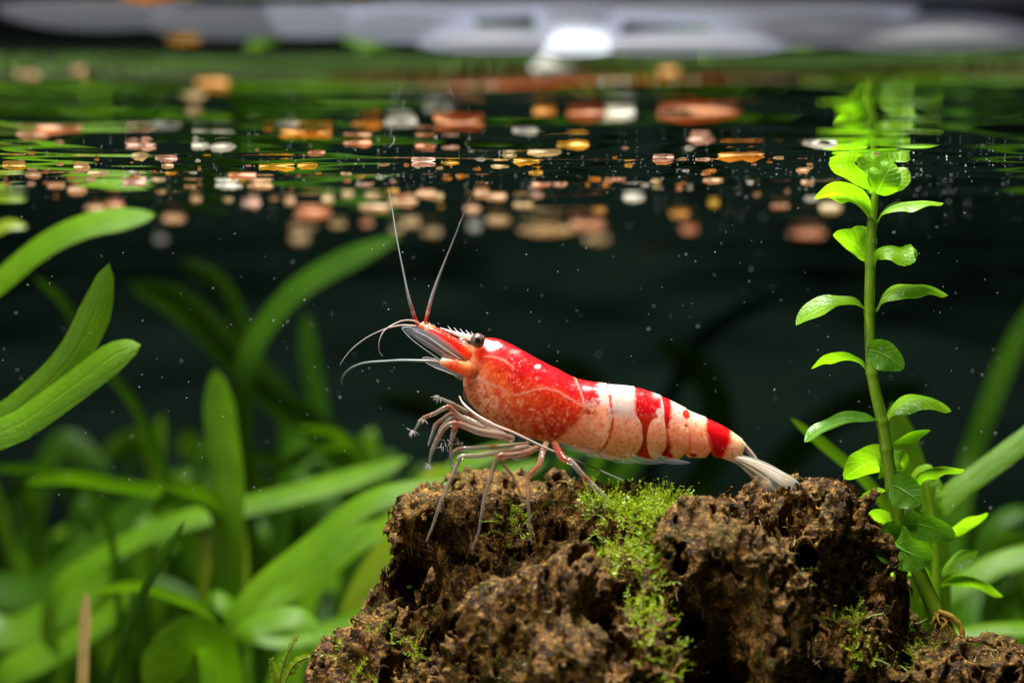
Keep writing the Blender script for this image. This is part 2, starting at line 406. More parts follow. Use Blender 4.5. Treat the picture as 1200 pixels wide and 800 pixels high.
lamp = thing('aquarium_lamp', 'dark aquarium lamp bar with added glowing glare blobs above the water', 'lamp', (0.8, 15, 3.0))
V, f = box_geo(-13, 15, 14.2, 17.5, 3.75, 4.5); mesh_obj('housing', V, f, M['housing'], lamp, smooth=False)
V, f = box_geo(-13, 15, 14.0, 14.19, 4.0, 4.42); mesh_obj('trim', V, f, M['trim'], lamp, smooth=False)
def ball_geo(c, r, nu=20, nv=12):
    V = [np.array(c)+np.array([r[0]*math.sin(math.pi*a/nv)*math.cos(6.2832*b_/nu), r[1]*math.sin(math.pi*a/nv)*math.sin(6.2832*b_/nu), r[2]*math.cos(math.pi*a/nv)]) for a in range(nv+1) for b_ in range(nu)]
    return np.array(V), [(a*nu+b_, (a+1)*nu+b_, (a+1)*nu+(b_+1) % nu, a*nu+(b_+1) % nu) for a in range(nv) for b_ in range(nu)]
for (x, h, rx, rz, mt) in ((-4.6, 3.75, 1.2, .25, 'glare_blob_low'), (-3.2, 3.6, 1.0, .2, 'glare_blob_low'), (-2.3, 3.62, .8, .2, 'glare_blob_dim'), (-1.2, 3.55, .8, .2, 'glare_blob_dim'), (0.72, 3.27, .5, .2, 'glare_blob'), (0.75, 3.62, .5, .34, 'glare_blob_dim'),
                           (-.15, 3.32, .9, .2, 'glare_blob_dim'), (1.9, 3.28, 1.2, .2, 'glare_blob_dim'), (3.4, 3.5, 1.2, .22, 'glare_blob_low'), (4.8, 3.4, 1.2, .26, 'glare_blob_low'), (2.6, 3.72, 2.0, .16, 'glare_blob_low'), (-1.0, 3.75, 1.6, .12, 'glare_blob_low')):
    V, f = ball_geo((x, 15.5, h), (rx, .8, rz)); mesh_obj('glare_blob', V, f, M[mt], lamp)  # glowing blobs added to imitate the soft glare band
V, f = box_geo(-24, 24, 23.2, 23.98, 4.55, 5.2); tag(mesh_obj('aquarium_rim', V, f, M['trim'], smooth=False), kind='structure')

# ---------------------------------------------------------------- driftwood (implicit surface -> surface nets)
def surface_nets(phi, gx, gy, gz):
    s = phi < 0
    c = np.zeros(tuple(n-1 for n in phi.shape), np.uint8)
    sl = (slice(0, -1), slice(1, None))
    for a in (0, 1):
        for b_ in (0, 1):
            for d in (0, 1): c += s[sl[a], sl[b_], sl[d]]
    cells = np.argwhere((c > 0) & (c < 8))
    idx = np.full(c.shape, -1, np.int32); idx[tuple(cells.T)] = np.arange(len(cells))
    acc = np.zeros((len(cells), 3)); cnt = np.zeros(len(cells))
    for ax in range(3):
        o1, o2 = [k for k in range(3) if k != ax]
        for a in (0, 1):
            for b_ in (0, 1):
                p0 = cells.copy(); p0[:, o1] += a; p0[:, o2] += b_
                p1 = p0.copy(); p1[:, ax] += 1
                f0 = phi[tuple(p0.T)]; f1 = phi[tuple(p1.T)]
                m = (f0 < 0) != (f1 < 0)
                t = np.zeros(len(cells)); t[m] = f0[m]/(f0[m]-f1[m])
                q = p0.astype(float); q[:, ax] += t
                acc[m] += q[m]; cnt[m] += 1
    acc /= cnt[:, None]
    V = np.stack([np.interp(acc[:, k], np.arange(len(g)), g) for k, g in enumerate((gx, gy, gz))], 1)
    quads = []
    for ax in range(3):
        o1, o2 = [(1, 2), (2, 0), (0, 1)][ax]
        lo = [slice(None)]*3; hi = [slice(None)]*3
        lo[ax] = slice(0, -1); hi[ax] = slice(1, None)
        e = s[tuple(lo)] != s[tuple(hi)]
        E = np.argwhere(e)
        E = E[(E[:, o1] > 0) & (E[:, o2] > 0) & (E[:, o1] < phi.shape[o1]-1) & (E[:, o2] < phi.shape[o2]-1)]
        inside = s[tuple(E.T)]
        def cell(d1, d2):
            q = E.copy(); q[:, o1] += d1; q[:, o2] += d2; return idx[tuple(q.T)]
        qd = np.stack([cell(-1, -1), cell(0, -1), cell(0, 0), cell(-1, 0)], 1)
        qd[~inside] = qd[~inside][:, ::-1]
        quads.append(qd)
    return V, np.concatenate(quads)

def smin(a, b_, k):
    h = np.clip(0.5+0.5*(b_-a)/k, 0, 1)
    return b_*(1-h)+a*h-k*h*(1-h)

def build_wood(cols, carves, gx, gy, gz, seed, k=0.06, warp=0.09):
    # coarse field of the lobes, then linear upsampling and noise only near the surface
    cg = []
    for g in (gx, gy, gz):
        n = max(8, int(len(g)/3.2)); cg.append(np.interp(np.linspace(0, len(g)-1, n), np.arange(len(g)), g))
    X = cg[0][:, None, None]; Y = cg[1][None, :, None]; Z = cg[2][None, None, :]
    phi = np.full(tuple(len(g) for g in cg), 9.0)
    for (px, py, yy, rx, ry, rz) in cols:
        c = P(px, py, yy); cz = c[2]-rz
        low = np.maximum(cz-Z, 0); up = np.maximum(Z-cz, 0)
        fl = 1+0.10*np.minimum(low, 2.0)
        q = np.sqrt(((X-c[0])/(rx*fl))**2+((Y-yy)/(ry*fl))**2+(up/rz)**2)
        phi = smin(phi, (q-1)*min(rx, ry, max(rz, 0.15)), k)
    for ax, (g, c) in enumerate(zip((gx, gy, gz), cg)):
        t = np.interp(g, c, np.arange(len(c))); i = np.clip(t.astype(int), 0, len(c)-2); fr = (t-i).astype(np.float32)
        sh = [1, 1, 1]; sh[ax] = -1
        phi = phi.astype(np.float32)
        phi = np.take(phi, i, ax)*(1-fr.reshape(sh))+np.take(phi, i+1, ax)*fr.reshape(sh)
    gx, gy, gz = (g.astype(np.float32) for g in (gx, gy, gz))
    def at(band): return np.stack([gx[band[:, 0]], gy[band[:, 1]], gz[band[:, 2]]], 1)
    band = np.argwhere(np.abs(phi) < 0.26)
    pts = at(band); v = phi[tuple(band.T)]
    big = fbm(pts*2.6, 2, seed)
    v = v+warp*big
    phi[tuple(band.T)] = v
    keep = np.abs(v) < 0.13; band = band[keep]; pts = pts[keep]; v = v[keep]; big = big[keep]
    fib = 1-np.abs(fbm(pts*np.array([8.5, 8.5, 2.2], np.float32)+0.6*big[:, None], 3, seed+5))*1.7
    v -= 0.060*fib
    wq = pts*np.array([4.2, 4.2, 2.6], np.float32)+0.35*np.stack([vnoise(pts*6, seed+11), vnoise(pts*6, seed+12), vnoise(pts*6, seed+13)], 1)
    d1, r1 = worley(wq, seed+40)
    v = -smin(-v, (d1-(0.12+0.40*r1))/4.2, 0.03)
    d2, r2 = worley(pts*np.array([12, 12, 8], np.float32)+0.4*big[:, None], seed+60)
    v = -smin(-v, (d2-(0.05+0.36*r2))/12, 0.012)
    v -= 0.016*fbm(pts*24, 2, seed+80)
    phi[tuple(band.T)] = v
    for (c0, c1, r, sc3) in carves:
        a = np.array(c0); b_ = np.array(c1); s3 = np.array(sc3); e = r*max(sc3)+0.08
        sl = []
        for ax, g in enumerate((gx, gy, gz)):
            lo, hi = min(a[ax], b_[ax])-e, max(a[ax], b_[ax])+e
            sl.append(slice(int(np.searchsorted(g, lo)), int(np.searchsorted(g, hi))))
        sub = phi[tuple(sl)]
        q = np.stack(np.meshgrid(gx[sl[0]], gy[sl[1]], gz[sl[2]], indexing='ij'), -1).reshape(-1, 3)
        ab = b_-a; t = np.clip(((q-a)@ab)/max(ab@ab, 1e-9), 0, 1)
        d = (np.linalg.norm((q-a-t[:, None]*ab)/s3, axis=1)-r)*min(sc3)+min(.035, .12*r)*fbm(q*7, 2, seed+90)
        phi[tuple(sl)] = (-smin(-sub.ravel(), d, 0.015)).reshape(sub.shape)
    return surface_nets(phi, gx, gy, gz)

def fuzz_geo(V, nrm, rng, n_, lmin, lmax, wid, sel):
    c_ = np.where(sel)[0]; ids_ = rng.choice(c_, n_); p = V[ids_]; nn = nrm[ids_]
    d = nn*.5+rng.normal(size=(n_, 3))*.7; d /= np.linalg.norm(d, axis=1)[:, None]; L = rng.uniform(lmin, lmax, n_)[:, None]
    b_ = rng.normal(size=(n_, 3))*.4*L; e = np.cross(d, rng.normal(size=(n_, 3))); e /= np.linalg.norm(e, axis=1)[:, None]
    rows = []
    for t, w_ in ((0, 1), (.5, .8), (1, .25)):
        c = p-nn*.004+d*L*t+b_*t*t; rows += [c-e*wid*w_, c+e*wid*w_]
    W = np.stack(rows, 1).reshape(-1, 3); o = np.arange(n_)[:, None]*6
    return W, np.concatenate([o+np.array([0, 1, 3, 2]), o+np.array([2, 3, 5, 4])])
def vert_normals(V, Qd):
    n = np.cross(V[Qd[:, 2]]-V[Qd[:, 0]], V[Qd[:, 3]]-V[Qd[:, 1]]); out_ = np.zeros_like(V)
    for k in range(4): np.add.at(out_, Qd[:, k], n)
    return out_/(np.linalg.norm(out_, axis=1)[:, None]+1e-12)

def seg(*parts): return np.unique(np.round(np.concatenate([np.arange(a, b_, h) for a, b_, h in parts]), 5))

STUMP = [
 (585, 557, 1.0, .44, .55, .22), (655, 572, 1.1, .26, .4, .2), (522, 586, 0.8, .18, .35, .2),
 (520, 578, .15, .24, .35, .2), (485, 645, .3, .2, .3, .22), (462, 700, .2, .25, .3, .2),
 (572, 570, .15, .28, .32, .14), (668, 577, .10, .30, .36, .16), (712, 604, .25, .3, .4, .2),
 (662, 652, -1.25, .24, .26, .2), (675, 722, -1.55, .20, .25, .18), (595, 690, -.85, .32, .3, .2), (700, 670, -.9, .25, .3, .2),
 (770, 592, .15, .36, .45, .16), (748, 645, -.6, .22, .35, .2), (770, 720, -1.2, .3, .3, .3),
 (832, 600, -.75, .30, .36, .16), (872, 612, -.85, .24, .36, .16), (900, 690, -.8, .22, .3, .3),
 (912, 573, .05, .24, .32, .14), (975, 568, .05, .18, .3, .10), (945, 590, -.05, .3, .34, .15), (1012, 622, .10, .2, .38, .2), (1000, 690, -.1, .24, .4, .3),
 (455, 722, -.15, .36, .4, .32), (408, 776, -.2, .24, .35, .25), (520, 760, -.5, .3, .3, .3),
 (700, 640, .45, .9, .5, .25), (860, 620, .55, .8, .45, .25),
]
def q3(px, py, Y): return tuple(P(px, py, Y))
CARVE = [
 (q3(945, 655, -1.2), q3(945, 652, .0), .075, (1, 1, 1.15)),
 (q3(850, 705, -1.5), q3(842, 810, -1.3), .26, (1, 3.2, 1)),
 (q3(805, 672, -1.4), q3(805, 740, -.9), .13, (1, 2.2, 1)),
 (q3(620, 605, -.5), q3(604, 660, -.5), .14, (.85, 3.0, 1)), (q3(730, 740, -1.6), q3(725, 770, -1.4), .12, (1, 2, 1)),
 (q3(472, 655, -.3), q3(490, 690, .2), .19, (1, 1.6, 1.3)), (q3(505, 620, -.2), q3(500, 690, -.1), .12, (1, 1.8, 1)), (q3(650, 610, -.5), q3(655, 625, -.3), .07, (1, 1.5, 1)), (q3(700, 690, -1.4), q3(705, 730, -1.3), .10, (1, 1.8, 1)),
 (q3(528, 640, -.4), q3(552, 790, -.6), .15, (.9, 3.4, 1)),
 (q3(1025, 650, -.4), q3(1020, 670, .2), .10, (1, 1, 1)),
 (q3(735, 690, -1.3), q3(730, 700, -.9), .08, (1, 1, 1)),
]
gx = np.arange(-1.75, 2.75, 0.0165)
gy = seg((-2.3, 0.55, 0.0175), (0.55, 2.2, 0.05))
gz = seg((BED-0.1, -2.5, 0.14), (-2.5, -0.6, 0.0165))
SV, SQ = build_wood(STUMP, CARVE, gx, gy, gz, 3)
stump = mesh_obj('driftwood_stump', SV, SQ, M['wood'], loc=(0.6, 0.2, BED))
tag(stump, 'dark brown porous driftwood stump with mossy streak carrying the red shrimp', 'driftwood')

SN = vert_normals(SV, SQ)
if SN[np.argmax(SV[:, 2]), 2] < 0: SN = -SN
rngf = np.random.RandomState(6)
vis = (SV[:, 2] > -2.4) & (SV[:, 1] < .9) & (SN[:, 1] < .3)
V, f = fuzz_geo(SV, SN, rngf, 9000, .02, .07, .0022, vis); tag(mesh_obj('fibres', V, f, M['fibre'], stump, smooth=False), 'fine golden brown wood fibres and algae threads', kind='stuff')

ROCK2 = [(1085, 752, -.15, .36, .4, .2), (1150, 750, -.2, .34, .4, .18), (1215, 765, -.25, .3, .4, .2), (1040, 790, -.2, .2, .3, .2)]
CARVE2 = [(q3(1057, 777, -.7), q3(1057, 775, 0), .07, (1, 1, 1)), (q3(1147, 768, -.8), q3(1147, 764, 0), .085, (1.3, 1, .8)), (q3(1185, 790, -.8), q3(1185, 790, 0), .05, (1, 1, 1))]
gx = np.arange(1.9, 4.1, 0.0165); gy = seg((-1.0, .4, 0.0175), (.4, .9, .05)); gz = seg((BED-0.1, -2.5, 0.14), (-2.5, -1.7, 0.0165))
RV, RQ = build_wood(ROCK2, CARVE2, gx, gy, gz, 21, warp=.05)
rock2 = mesh_obj('driftwood_root', RV, RQ, M['wood'], loc=(2.8, -.2, BED))
tag(rock2, 'brown driftwood piece with round holes under the green stem plant', 'driftwood')
RN = vert_normals(RV, RQ)
if RN[np.argmax(RV[:, 2]), 2] < 0: RN = -RN
V, f = fuzz_geo(RV, RN, rngf, 2500, .02, .06, .0022, RV[:, 2] > -2.4); tag(mesh_obj('fibres', V, f, M['fibre'], rock2, smooth=False), 'fine golden brown wood fibres', kind='stuff')

# ---------------------------------------------------------------- the shrimp
PX = D/F      # cm per photo pixel at the shrimp
shrimp = thing('shrimp', 'red and white banded shrimp standing on the driftwood stump', 'shrimp', tuple(P(620, 600, -0.2)))
ST = np.array([  # top x,y  bottom x,y  half width (photo pixels, side view)
 (551, 411, 546, 428, 5), (555, 402, 543, 441, 12), (562, 397, 543, 453, 17), (570, 395.5, 549, 469, 21), (587, 398.5, 565, 487, 27), (610, 409, 587, 500.5, 32),
 (632, 421.5, 611, 509.5, 34), (655, 432.5, 634, 516, 34), (674, 442.5, 657, 519, 33), (697, 447.7, 684, 529, 32), (720, 449.8, 712, 538, 31),
 (741, 452.5, 738, 537, 29), (758, 457, 758, 538, 27), (775, 464, 775, 538, 25), (792, 472, 793, 537, 22), (809, 481, 808, 536, 20),
 (828, 489.5, 825, 535, 17), (847, 498.5, 843, 535.5, 14.5), (858, 505, 852, 538.5, 12), (869, 513, 861, 542, 9), (874, 520, 866, 543.5, 5)], float)
nS, nR = 420, 168
st = spline(ST, nS)
th = np.linspace(0, 2*math.pi, nR, endpoint=False)
cs, sn = np.cos(th), np.sin(th)
ctr = (st[:, 0:2]+st[:, 2:4])/2; hv = (st[:, 0:2]-st[:, 2:4])/2; hwid = st[:, 4]
vs = np.sign(cs)*np.abs(cs)**0.92; ws = np.sign(sn)*np.abs(sn)**0.92*(1-0.22*np.clip(-cs, 0, 1)**1.3+0.0)
bx = ctr[:, None, 0]+hv[:, None, 0]*vs; by = ctr[:, None, 1]+hv[:, None, 1]*vs; bz = hwid[:, None]*ws
bx, by, bz = bx.ravel(), by.ravel(), bz.ravel()
vrel = np.broadcast_to((1-vs)/2, (nS, nR)).ravel()          # 0 back .. 1 belly

def ss(a, b_, x): t = np.clip((x-a)/(b_-a), 0, 1); return t*t*(3-2*t)
def seamx(pts, y):
    pts = np.array(sorted(pts, key=lambda q: q[1]), float); return np.interp(y, pts[:, 1], pts[:, 0])
SEAMS = [
 [(671, 436), (677, 450), (682, 464), (684, 477), (676, 492), (663, 506), (645, 517), (640, 530)],
 [(711, 446), (713, 470), (716, 492), (712, 512), (704, 527), (694, 534)],
 [(743, 450), (745, 470), (746, 487), (751, 498), (753, 514), (748, 530), (738, 542)],
 [(774, 460), (777, 480), (777, 492), (780, 506), (780, 520), (776, 533), (768, 543)],
 [(804, 478), (803, 498), (807, 508), (807, 522), (802, 534), (796, 540)],
 [(828, 488), (826, 504), (831, 513), (834, 522), (831, 533), (826, 540)]]
disp = np.zeros(len(bx)); nz3 = np.stack([bx, by, bz], 1)
wob = 1.2*fbm(nz3*0.12, 2, 9)
edge = np.zeros(len(bx)); pk = .45+.75*ss(.25, .6, vrel)
for i, sm in enumerate(SEAMS):
    d = bx-seamx(sm, by)+0.35*wob
    disp += np.where((d <= 0) & (d > -26), 1.5*np.exp(d/8.0)*pk, 0)
    disp -= np.where((d > 0) & (d < 14), 1.1*np.exp(-d/3.5)*pk, 0)
    if i > 0: disp -= 6.0*np.exp(-((d-1.5)/3.2)**2)*ss(.78, .97, vrel)
    edge = np.maximum(edge, np.exp(-(d/(0.9 if i == 0 else 0.8))**2))
# the groove that runs along the carapace
HL = np.array([(552, 444), (567, 447), (585, 453), (597, 460), (604, 462.5), (615, 460), (628, 455.5), (640, 454.5), (655, 459), (670, 468), (684, 477)], float)
hy = np.interp(bx, HL[:, 0], HL[:, 1]); on = (bx > 552) & (bx < 684)
dh = by-hy
groove = np.where(on, np.exp(-(dh/1.1)**2), 0)
disp += np.where(on & (dh < 0), 0.8*np.exp(dh/6), 0)
OL = np.array([(566, 418), (576, 417), (588, 420), (597, 426), (602, 432)], float)
dg2 = by-np.interp(bx, OL[:, 0], OL[:, 1]); on2 = (bx > 566) & (bx < 602)
groove2 = np.where(on2, np.exp(-(dg2/1.0)**2), 0)
disp += 0.5*fbm(nz3*0.06, 3, 4)
rad = np.stack([bx-np.repeat(ctr[:, 0], nR), by-np.repeat(ctr[:, 1], nR), bz], 1)
rl = np.linalg.norm(rad, axis=1)+1e-6
taper = np.clip(np.minimum(np.repeat(np.arange(nS), nR)/20, (nS-1-np.repeat(np.arange(nS), nR))/20), 0, 1)
pos = nz3+rad/rl[:, None]*(disp*taper)[:, None]
SVx = np.stack([(pos[:, 0]-600)*PX, pos[:, 2]*PX, (400-pos[:, 1])*PX], 1)
i = np.arange(nS-1)[:, None]*nR; j = np.arange(nR)[None]; j2 = (j+1) % nR
Qb = np.stack([i+j, i+nR+j, i+nR+j2, i+j2], -1).reshape(-1, 4)
e0 = SVx[:nR].mean(0); e1 = SVx[-nR:].mean(0); SVx = np.concatenate([SVx, [e0, e1]])
jj = np.arange(nR); k0 = len(SVx)-2
faces_b = [tuple(q) for q in Qb]+[(k0, int(a), int((a+1) % nR)) for a in jj]+[(k0+1, int((nS-1)*nR+(a+1) % nR), int((nS-1)*nR+a)) for a in jj]

# pigment (body coordinates; both flanks)
RED = np.array((.50, .004, .010)); RED2 = np.array((.66, .030, .008)); ORG = np.array((.80, .13, .02)); PEACH = np.array((.92, .48, .26)); WHITE = np.array((.56, .52, .50)); CREAM = np.array((.80, .68, .52)); DKRED = np.array((.40, .01, .012))
def mixp(c, c2, m): return c*(1-m[:, None])+c2*m[:, None]
n_a = fbm(nz3*0.10, 3, 31); n_b = fbm(nz3*0.28, 3, 33); n_c = fbm(nz3*0.045, 2, 35)
d_s, r_s = worley(nz3*0.30, 51); d_t, r_t = worley(nz3*0.20, 53); d_w, r_w = worley(nz3*0.42, 55)
C = np.repeat(PEACH[None], len(bx), 0)
# carapace
car = bx < seamx(SEAMS[0], by)
up = vrel+0.10*n_a+0.05*n_b
C = mixp(C, ORG, np.where(car, 1-ss(.74, .98, up+0.30*ss(640, 560, bx)-0.05), 0))
C = mixp(C, RED2, np.where(car, 1-ss(.40, .60, up+0.10*ss(620, 560, bx)), 0))
C = mixp(C, RED, np.where(car, 1-ss(.16, .42, up+0.06*ss(600, 560, bx)), 0))
below = car & (dh > 0) & (bx > 600)
C = mixp(C, RED2*0.9+ORG*0.1, np.where(below, ss(600, 650, bx)*(1-ss(.75, 1.0, up))*0.75, 0))
hd = ss(575, 548, bx)*car
C = mixp(C, PEACH*0.85+ORG*0.25, hd*0.55)
fl = np.clip(n_b*1.6, 0, 1)*np.where(car, ss(.35, .6, vrel), 0)
C = mixp(C, RED2, fl*0.8); C = mixp(C, PEACH, np.clip(-n_b*1.5-0.25, 0, 1)*np.where(car, ss(.42, .62, vrel), 0)*0.85)
# abdomen: bands
n_d = fbm(nz3*0.5, 2, 37)
rag = 2.6*n_b+1.5*n_a+1.6*n_d
x_ = bx+rag
lowc = ss(484, 494, by+3*n_b)
ab = ~car
whitebase = mixp(np.repeat(WHITE[None], len(bx), 0), PEACH, ss(480, 500, by+4*n_b+0.05*(740-bx)))
C = np.where(ab[:, None], whitebase, C)
n_d = fbm(nz3*0.5, 2, 37)
C = mixp(C, np.array((.80, .50, .38)), ab*np.clip(n_d*1.1+n_a*.5-.15, 0, 1)*.55)
C = mixp(C, np.array((.62, .42, .40)), ab*np.clip(n_b*1.2-.35, 0, 1)*.5*(by < 492))
def band(mask, colr): 
    global C
    C = mixp(C, colr, mask*ab)
# first segment: red saddle, then peach flank
m1 = (1-ss(699, 702, x_+0.5*n_b))*(1-ss(466, 478, by+5*n_b+3*n_d)); band(m1, RED)
band((1-ss(706, 716, x_))*ss(470, 480, by+3*n_b), PEACH)
band(np.exp(-(((bx-690)/9)**2+((by-482)/8)**2))*ss(-.3, .5, n_b+.3), DKRED)
band(np.exp(-((bx-seamx(SEAMS[1], by)-1.5)/2.2)**2)*ss(-.1, .3, n_b), RED2*1.0)
# third segment
red3 = ss(743, 745.5, x_*0.35+bx*0.65)*(1-ss(772, 776, bx))*(1-ss(484, 490, by+3*n_b+0.0*bx))
red3 *= 1-np.exp(-(((bx-770)/6)**2+((by-462)/4.5)**2)*1.2); red3 *= 1-ss(.4, .7, np.exp(-(((bx-772)/6)**2+((by-485)/9)**2)))
band(red3, RED)
pl3 = ((bx-768.5)/11.5)**2+((by-514)/25)**2
red3b = ss(seamx(SEAMS[2], by)-1, seamx(SEAMS[2], by)+1, bx)*(1-ss(773, 777, bx))*ss(482, 488, by)*ss(.9, 1.08, pl3)*(bx < 770)
band(red3b, RED2*.8)
# fourth
r4x = np.interp(by, [460, 475, 490, 505, 520, 538], [785, 787, 784.5, 781.5, 784, 790])
red4 = ss(seamx(SEAMS[3], by)-0.5, seamx(SEAMS[3], by)+1, bx)*(1-ss(r4x-1.2, r4x+1.4, bx+1.6*n_b+1.2*n_d)); band(red4, RED)
band(ss(.35, .6, np.exp(-(((bx-803.5)/5)**2+((by-485.5)/6)**2)+.25*n_b)), RED2)
band(ss(.45, .7, np.exp(-(((bx-803)/3)**2+((by-498)/3)**2))), DKRED)
band(ss(.4, .7, np.exp(-(((bx-812)/6)**2+((by-533)/3)**2))), RED)
# sixth
l6 = np.interp(by, [486, 490, 504, 515, 523, 536], [828, 828, 825.5, 829, 832, 833]); r6 = np.interp(by, [494, 504, 519, 535], [857, 856, 853.5, 846.5])
red6 = ss(l6-1.2, l6+1.4, bx+1.4*n_b+1.*n_d)*(1-ss(r6-1, r6+1.2, bx+.8*n_b+.8*n_d)); band(red6, RED)
band(ss(r6, r6+3, bx)*ss(500, 535, by)*.7, CREAM)
ob = np.exp(-((bx-r6)/1.6)**2)+np.exp(-((bx-l6)/1.4)**2)*.7+np.exp(-((bx-743.5+rag*.4)/1.4)**2)*(by < 490)*.7+np.exp(-((bx-r4x)/1.2)**2)*.8
band(np.clip(ob, 0, 1)*.7, ORG)
# mottling: pale lobes and orange clouds on the flanks, dusky dots on the white
C = mixp(C, np.array((.95, .66, .48)), np.where(car, 0, np.clip(n_b*1.3+.1, 0, 1)*ss(478, 492, by)*.5)*(C[:, 1] > .2))
C = mixp(C, np.array((.80, .26, .10)), np.where(car, 0, np.clip(-n_b*1.2+n_d*.6-.1, 0, 1)*ss(470, 490, by)*.5)*(C[:, 1] > .2))
C = mixp(C, DKRED, np.where(car, np.clip(n_d*1.5-.35, 0, 1)*(1-ss(.3, .55, vrel))*.55, 0))
C = mixp(C, np.array((.86, .28, .08)), np.where(car, np.clip(-n_d*1.4+n_a*.6-.2, 0, 1)*ss(.22, .4, vrel)*.55, 0))
# small chromatophores, pearly flecks, pale plate edges
spk = (1-ss(.20, .36, d_s+0.1*r_s))*(r_s > .3)
C = mixp(C, RED2*.75, spk*np.where(car, ss(.45, .7, vrel)*.75, np.where(by > 475, .6, .3)))
spk2 = (1-ss(.14, .28, d_t+.08*n_d))*(r_t > .4); C = mixp(C, DKRED, spk2*np.where(car, ss(.55, .8, vrel)*.7, .45))
fle = (1-ss(.14, .34, d_w+.1*n_b))*(r_w > .55)*ss(-.35, .2, n_c+n_a*.5)*np.where(car, ss(.06, .14, vrel)*(1-ss(.40, .56, vrel))*ss(580, 600, bx), .5*(bx > 740)*(bx < 776)*(by < 480)); C = mixp(C, np.array((.92, .55, .5)), fle*.8)
wht = lambda x, y, rx, ry, k: np.clip(k*(1-ss(.7, 1.15, np.sqrt(((bx-x)/rx)**2+((by-y)/ry)**2)+.15*n_b)), 0, 1)
for a in ((576, 406, 10, 5.5, 1), (570, 403, 7, 4.5, 1), (629.5, 429, 4.5, 2.6, .85), (603, 412, 7, 3, .3)):
    C = mixp(C, WHITE, wht(*a))
C = mixp(C, np.array((.85, .5, .38)), np.clip(groove*.75+groove2*.6, 0, 1)*car)
C = mixp(C, np.array((.9, .62, .52)), np.clip(edge*.6*((np.abs(bx-seamx(SEAMS[0], by)) < 4)), 0, 1))
C = mixp(C, np.array((.86, .55, .40)), np.clip(edge*.35*ss(490, 500, by), 0, 1))
C = np.concatenate([np.clip(C, .004, .95), [PEACH, CREAM]])
body = mesh_obj('body', SVx, faces_b, M['shell'], shrimp, attrs={'pigment': C})

def pxl(pts):   # (px,py,Y cm) -> cm
    return np.array([P(*p) for p in pts])
def cols_along(C, n, stops):
    t = np.linspace(0, 1, len(C)); pos_ = [s_[0] for s_ in stops]; c = np.array([s_[1] for s_ in stops])
    cc = np.stack([np.interp(t, pos_, c[:, k]) for k in range(3)], 1)
    return np.concatenate([np.repeat(cc, n, 0), cc[:1], cc[-1:]])
def tube_part(name, pts, rad_px, mat, stops, n=10, m=40, parent=shrimp, joints=()):
    Cn = spline(pxl(pts), m); t = np.linspace(0, 1, m)
    R = np.interp(t, np.linspace(0, 1, len(rad_px)), rad_px)*PX*(.6 if mat is M['antenna'] else .74 if name in ('leg', 'feeding_leg') else 1)
    for jt in joints: R = R*(1+0.22*np.exp(-((t-jt)/0.02)**2))
    V, f = tube_geo(Cn, R, n)
    return mesh_obj(name, V, f, mat, parent, attrs={'pigment': cols_along(Cn, n, stops)})
GREY = (.55, .56, .55); PINK = (.92, .52, .42); CLEAR = (.94, .79, .72); JR = (.78, .14, .07)
# eyes
def eye(px, py, Y, r):
    nu, nv = 28, 20
    V, Cc = [], []
    for a in range(nv+1):
        ph = math.pi*a/nv
        for b_ in range(nu):
            t = 2*math.pi*b_/nu
            d = np.array([math.sin(ph)*math.cos(t), -math.cos(ph)*(1 if Y < 0 else -1), math.sin(ph)*math.sin(t)])
            V.append(P(px, py, Y)+d*r*PX)
            k = math.degrees(ph)
            Cc.append((.010, .008, .008) if k < 22 else (.09, .065, .055) if k < 27 else (.15, .105, .09) if k < 46 else (.11, .075, .062) if k < 80 else (.16, .06, .04))
    f = [(a*nu+b_, a*nu+(b_+1) % nu, (a+1)*nu+(b_+1) % nu, (a+1)*nu+b_) for a in range(nv) for b_ in range(nu)]
    if Y > 0: f = [q[::-1] for q in f]
    e = mesh_obj('eye', V, f, M['eye'], shrimp, attrs={'pigment': Cc}); return e
eye(559.7, 398.8, -0.135, 8.6); eye(541, 402, 0.13, 7.5)
tube_part('eyestalk', [(562, 412, -.03), (561, 404, -.10), (560, 400, -.13)], [6, 7, 8.2], M['leg'], [(0, (.8, .35, .2)), (1, (.85, .5, .4))])
tube_part('eyestalk', [(553, 410, .04), (546, 406, .09), (542, 403, .12)], [5, 5, 6], M['leg'], [(0, (.7, .5, .2)), (1, (.6, .5, .35))])
# rostrum with teeth
ros = [tube_geo(spline(pxl([(566, 398, 0), (548, 395, 0), (532, 390, 0), (515.5, 384, 0)]), 24), np.linspace(5.2, .5, 24)**1.0*PX, 10)]
for (x, y) in ((529, 386.5), (536, 388), (543, 389.5), (550, 391), (556, 393)):
    ros.append(tube_geo(pxl([(x+2, y+2, 0), (x-1.5, y-1, 0), (x-4, y-4.5, 0)]), np.array([1.1, .7, .15])*PX, 6))
V, f = merge(ros); cc = np.where((V[:, 0] > P(552, 0)[0])[:, None], np.array((.8, .4, .3)), np.array((.9, .87, .84)))
mesh_obj('rostrum', V, f, M['shell'], shrimp, attrs={'pigment': cc})
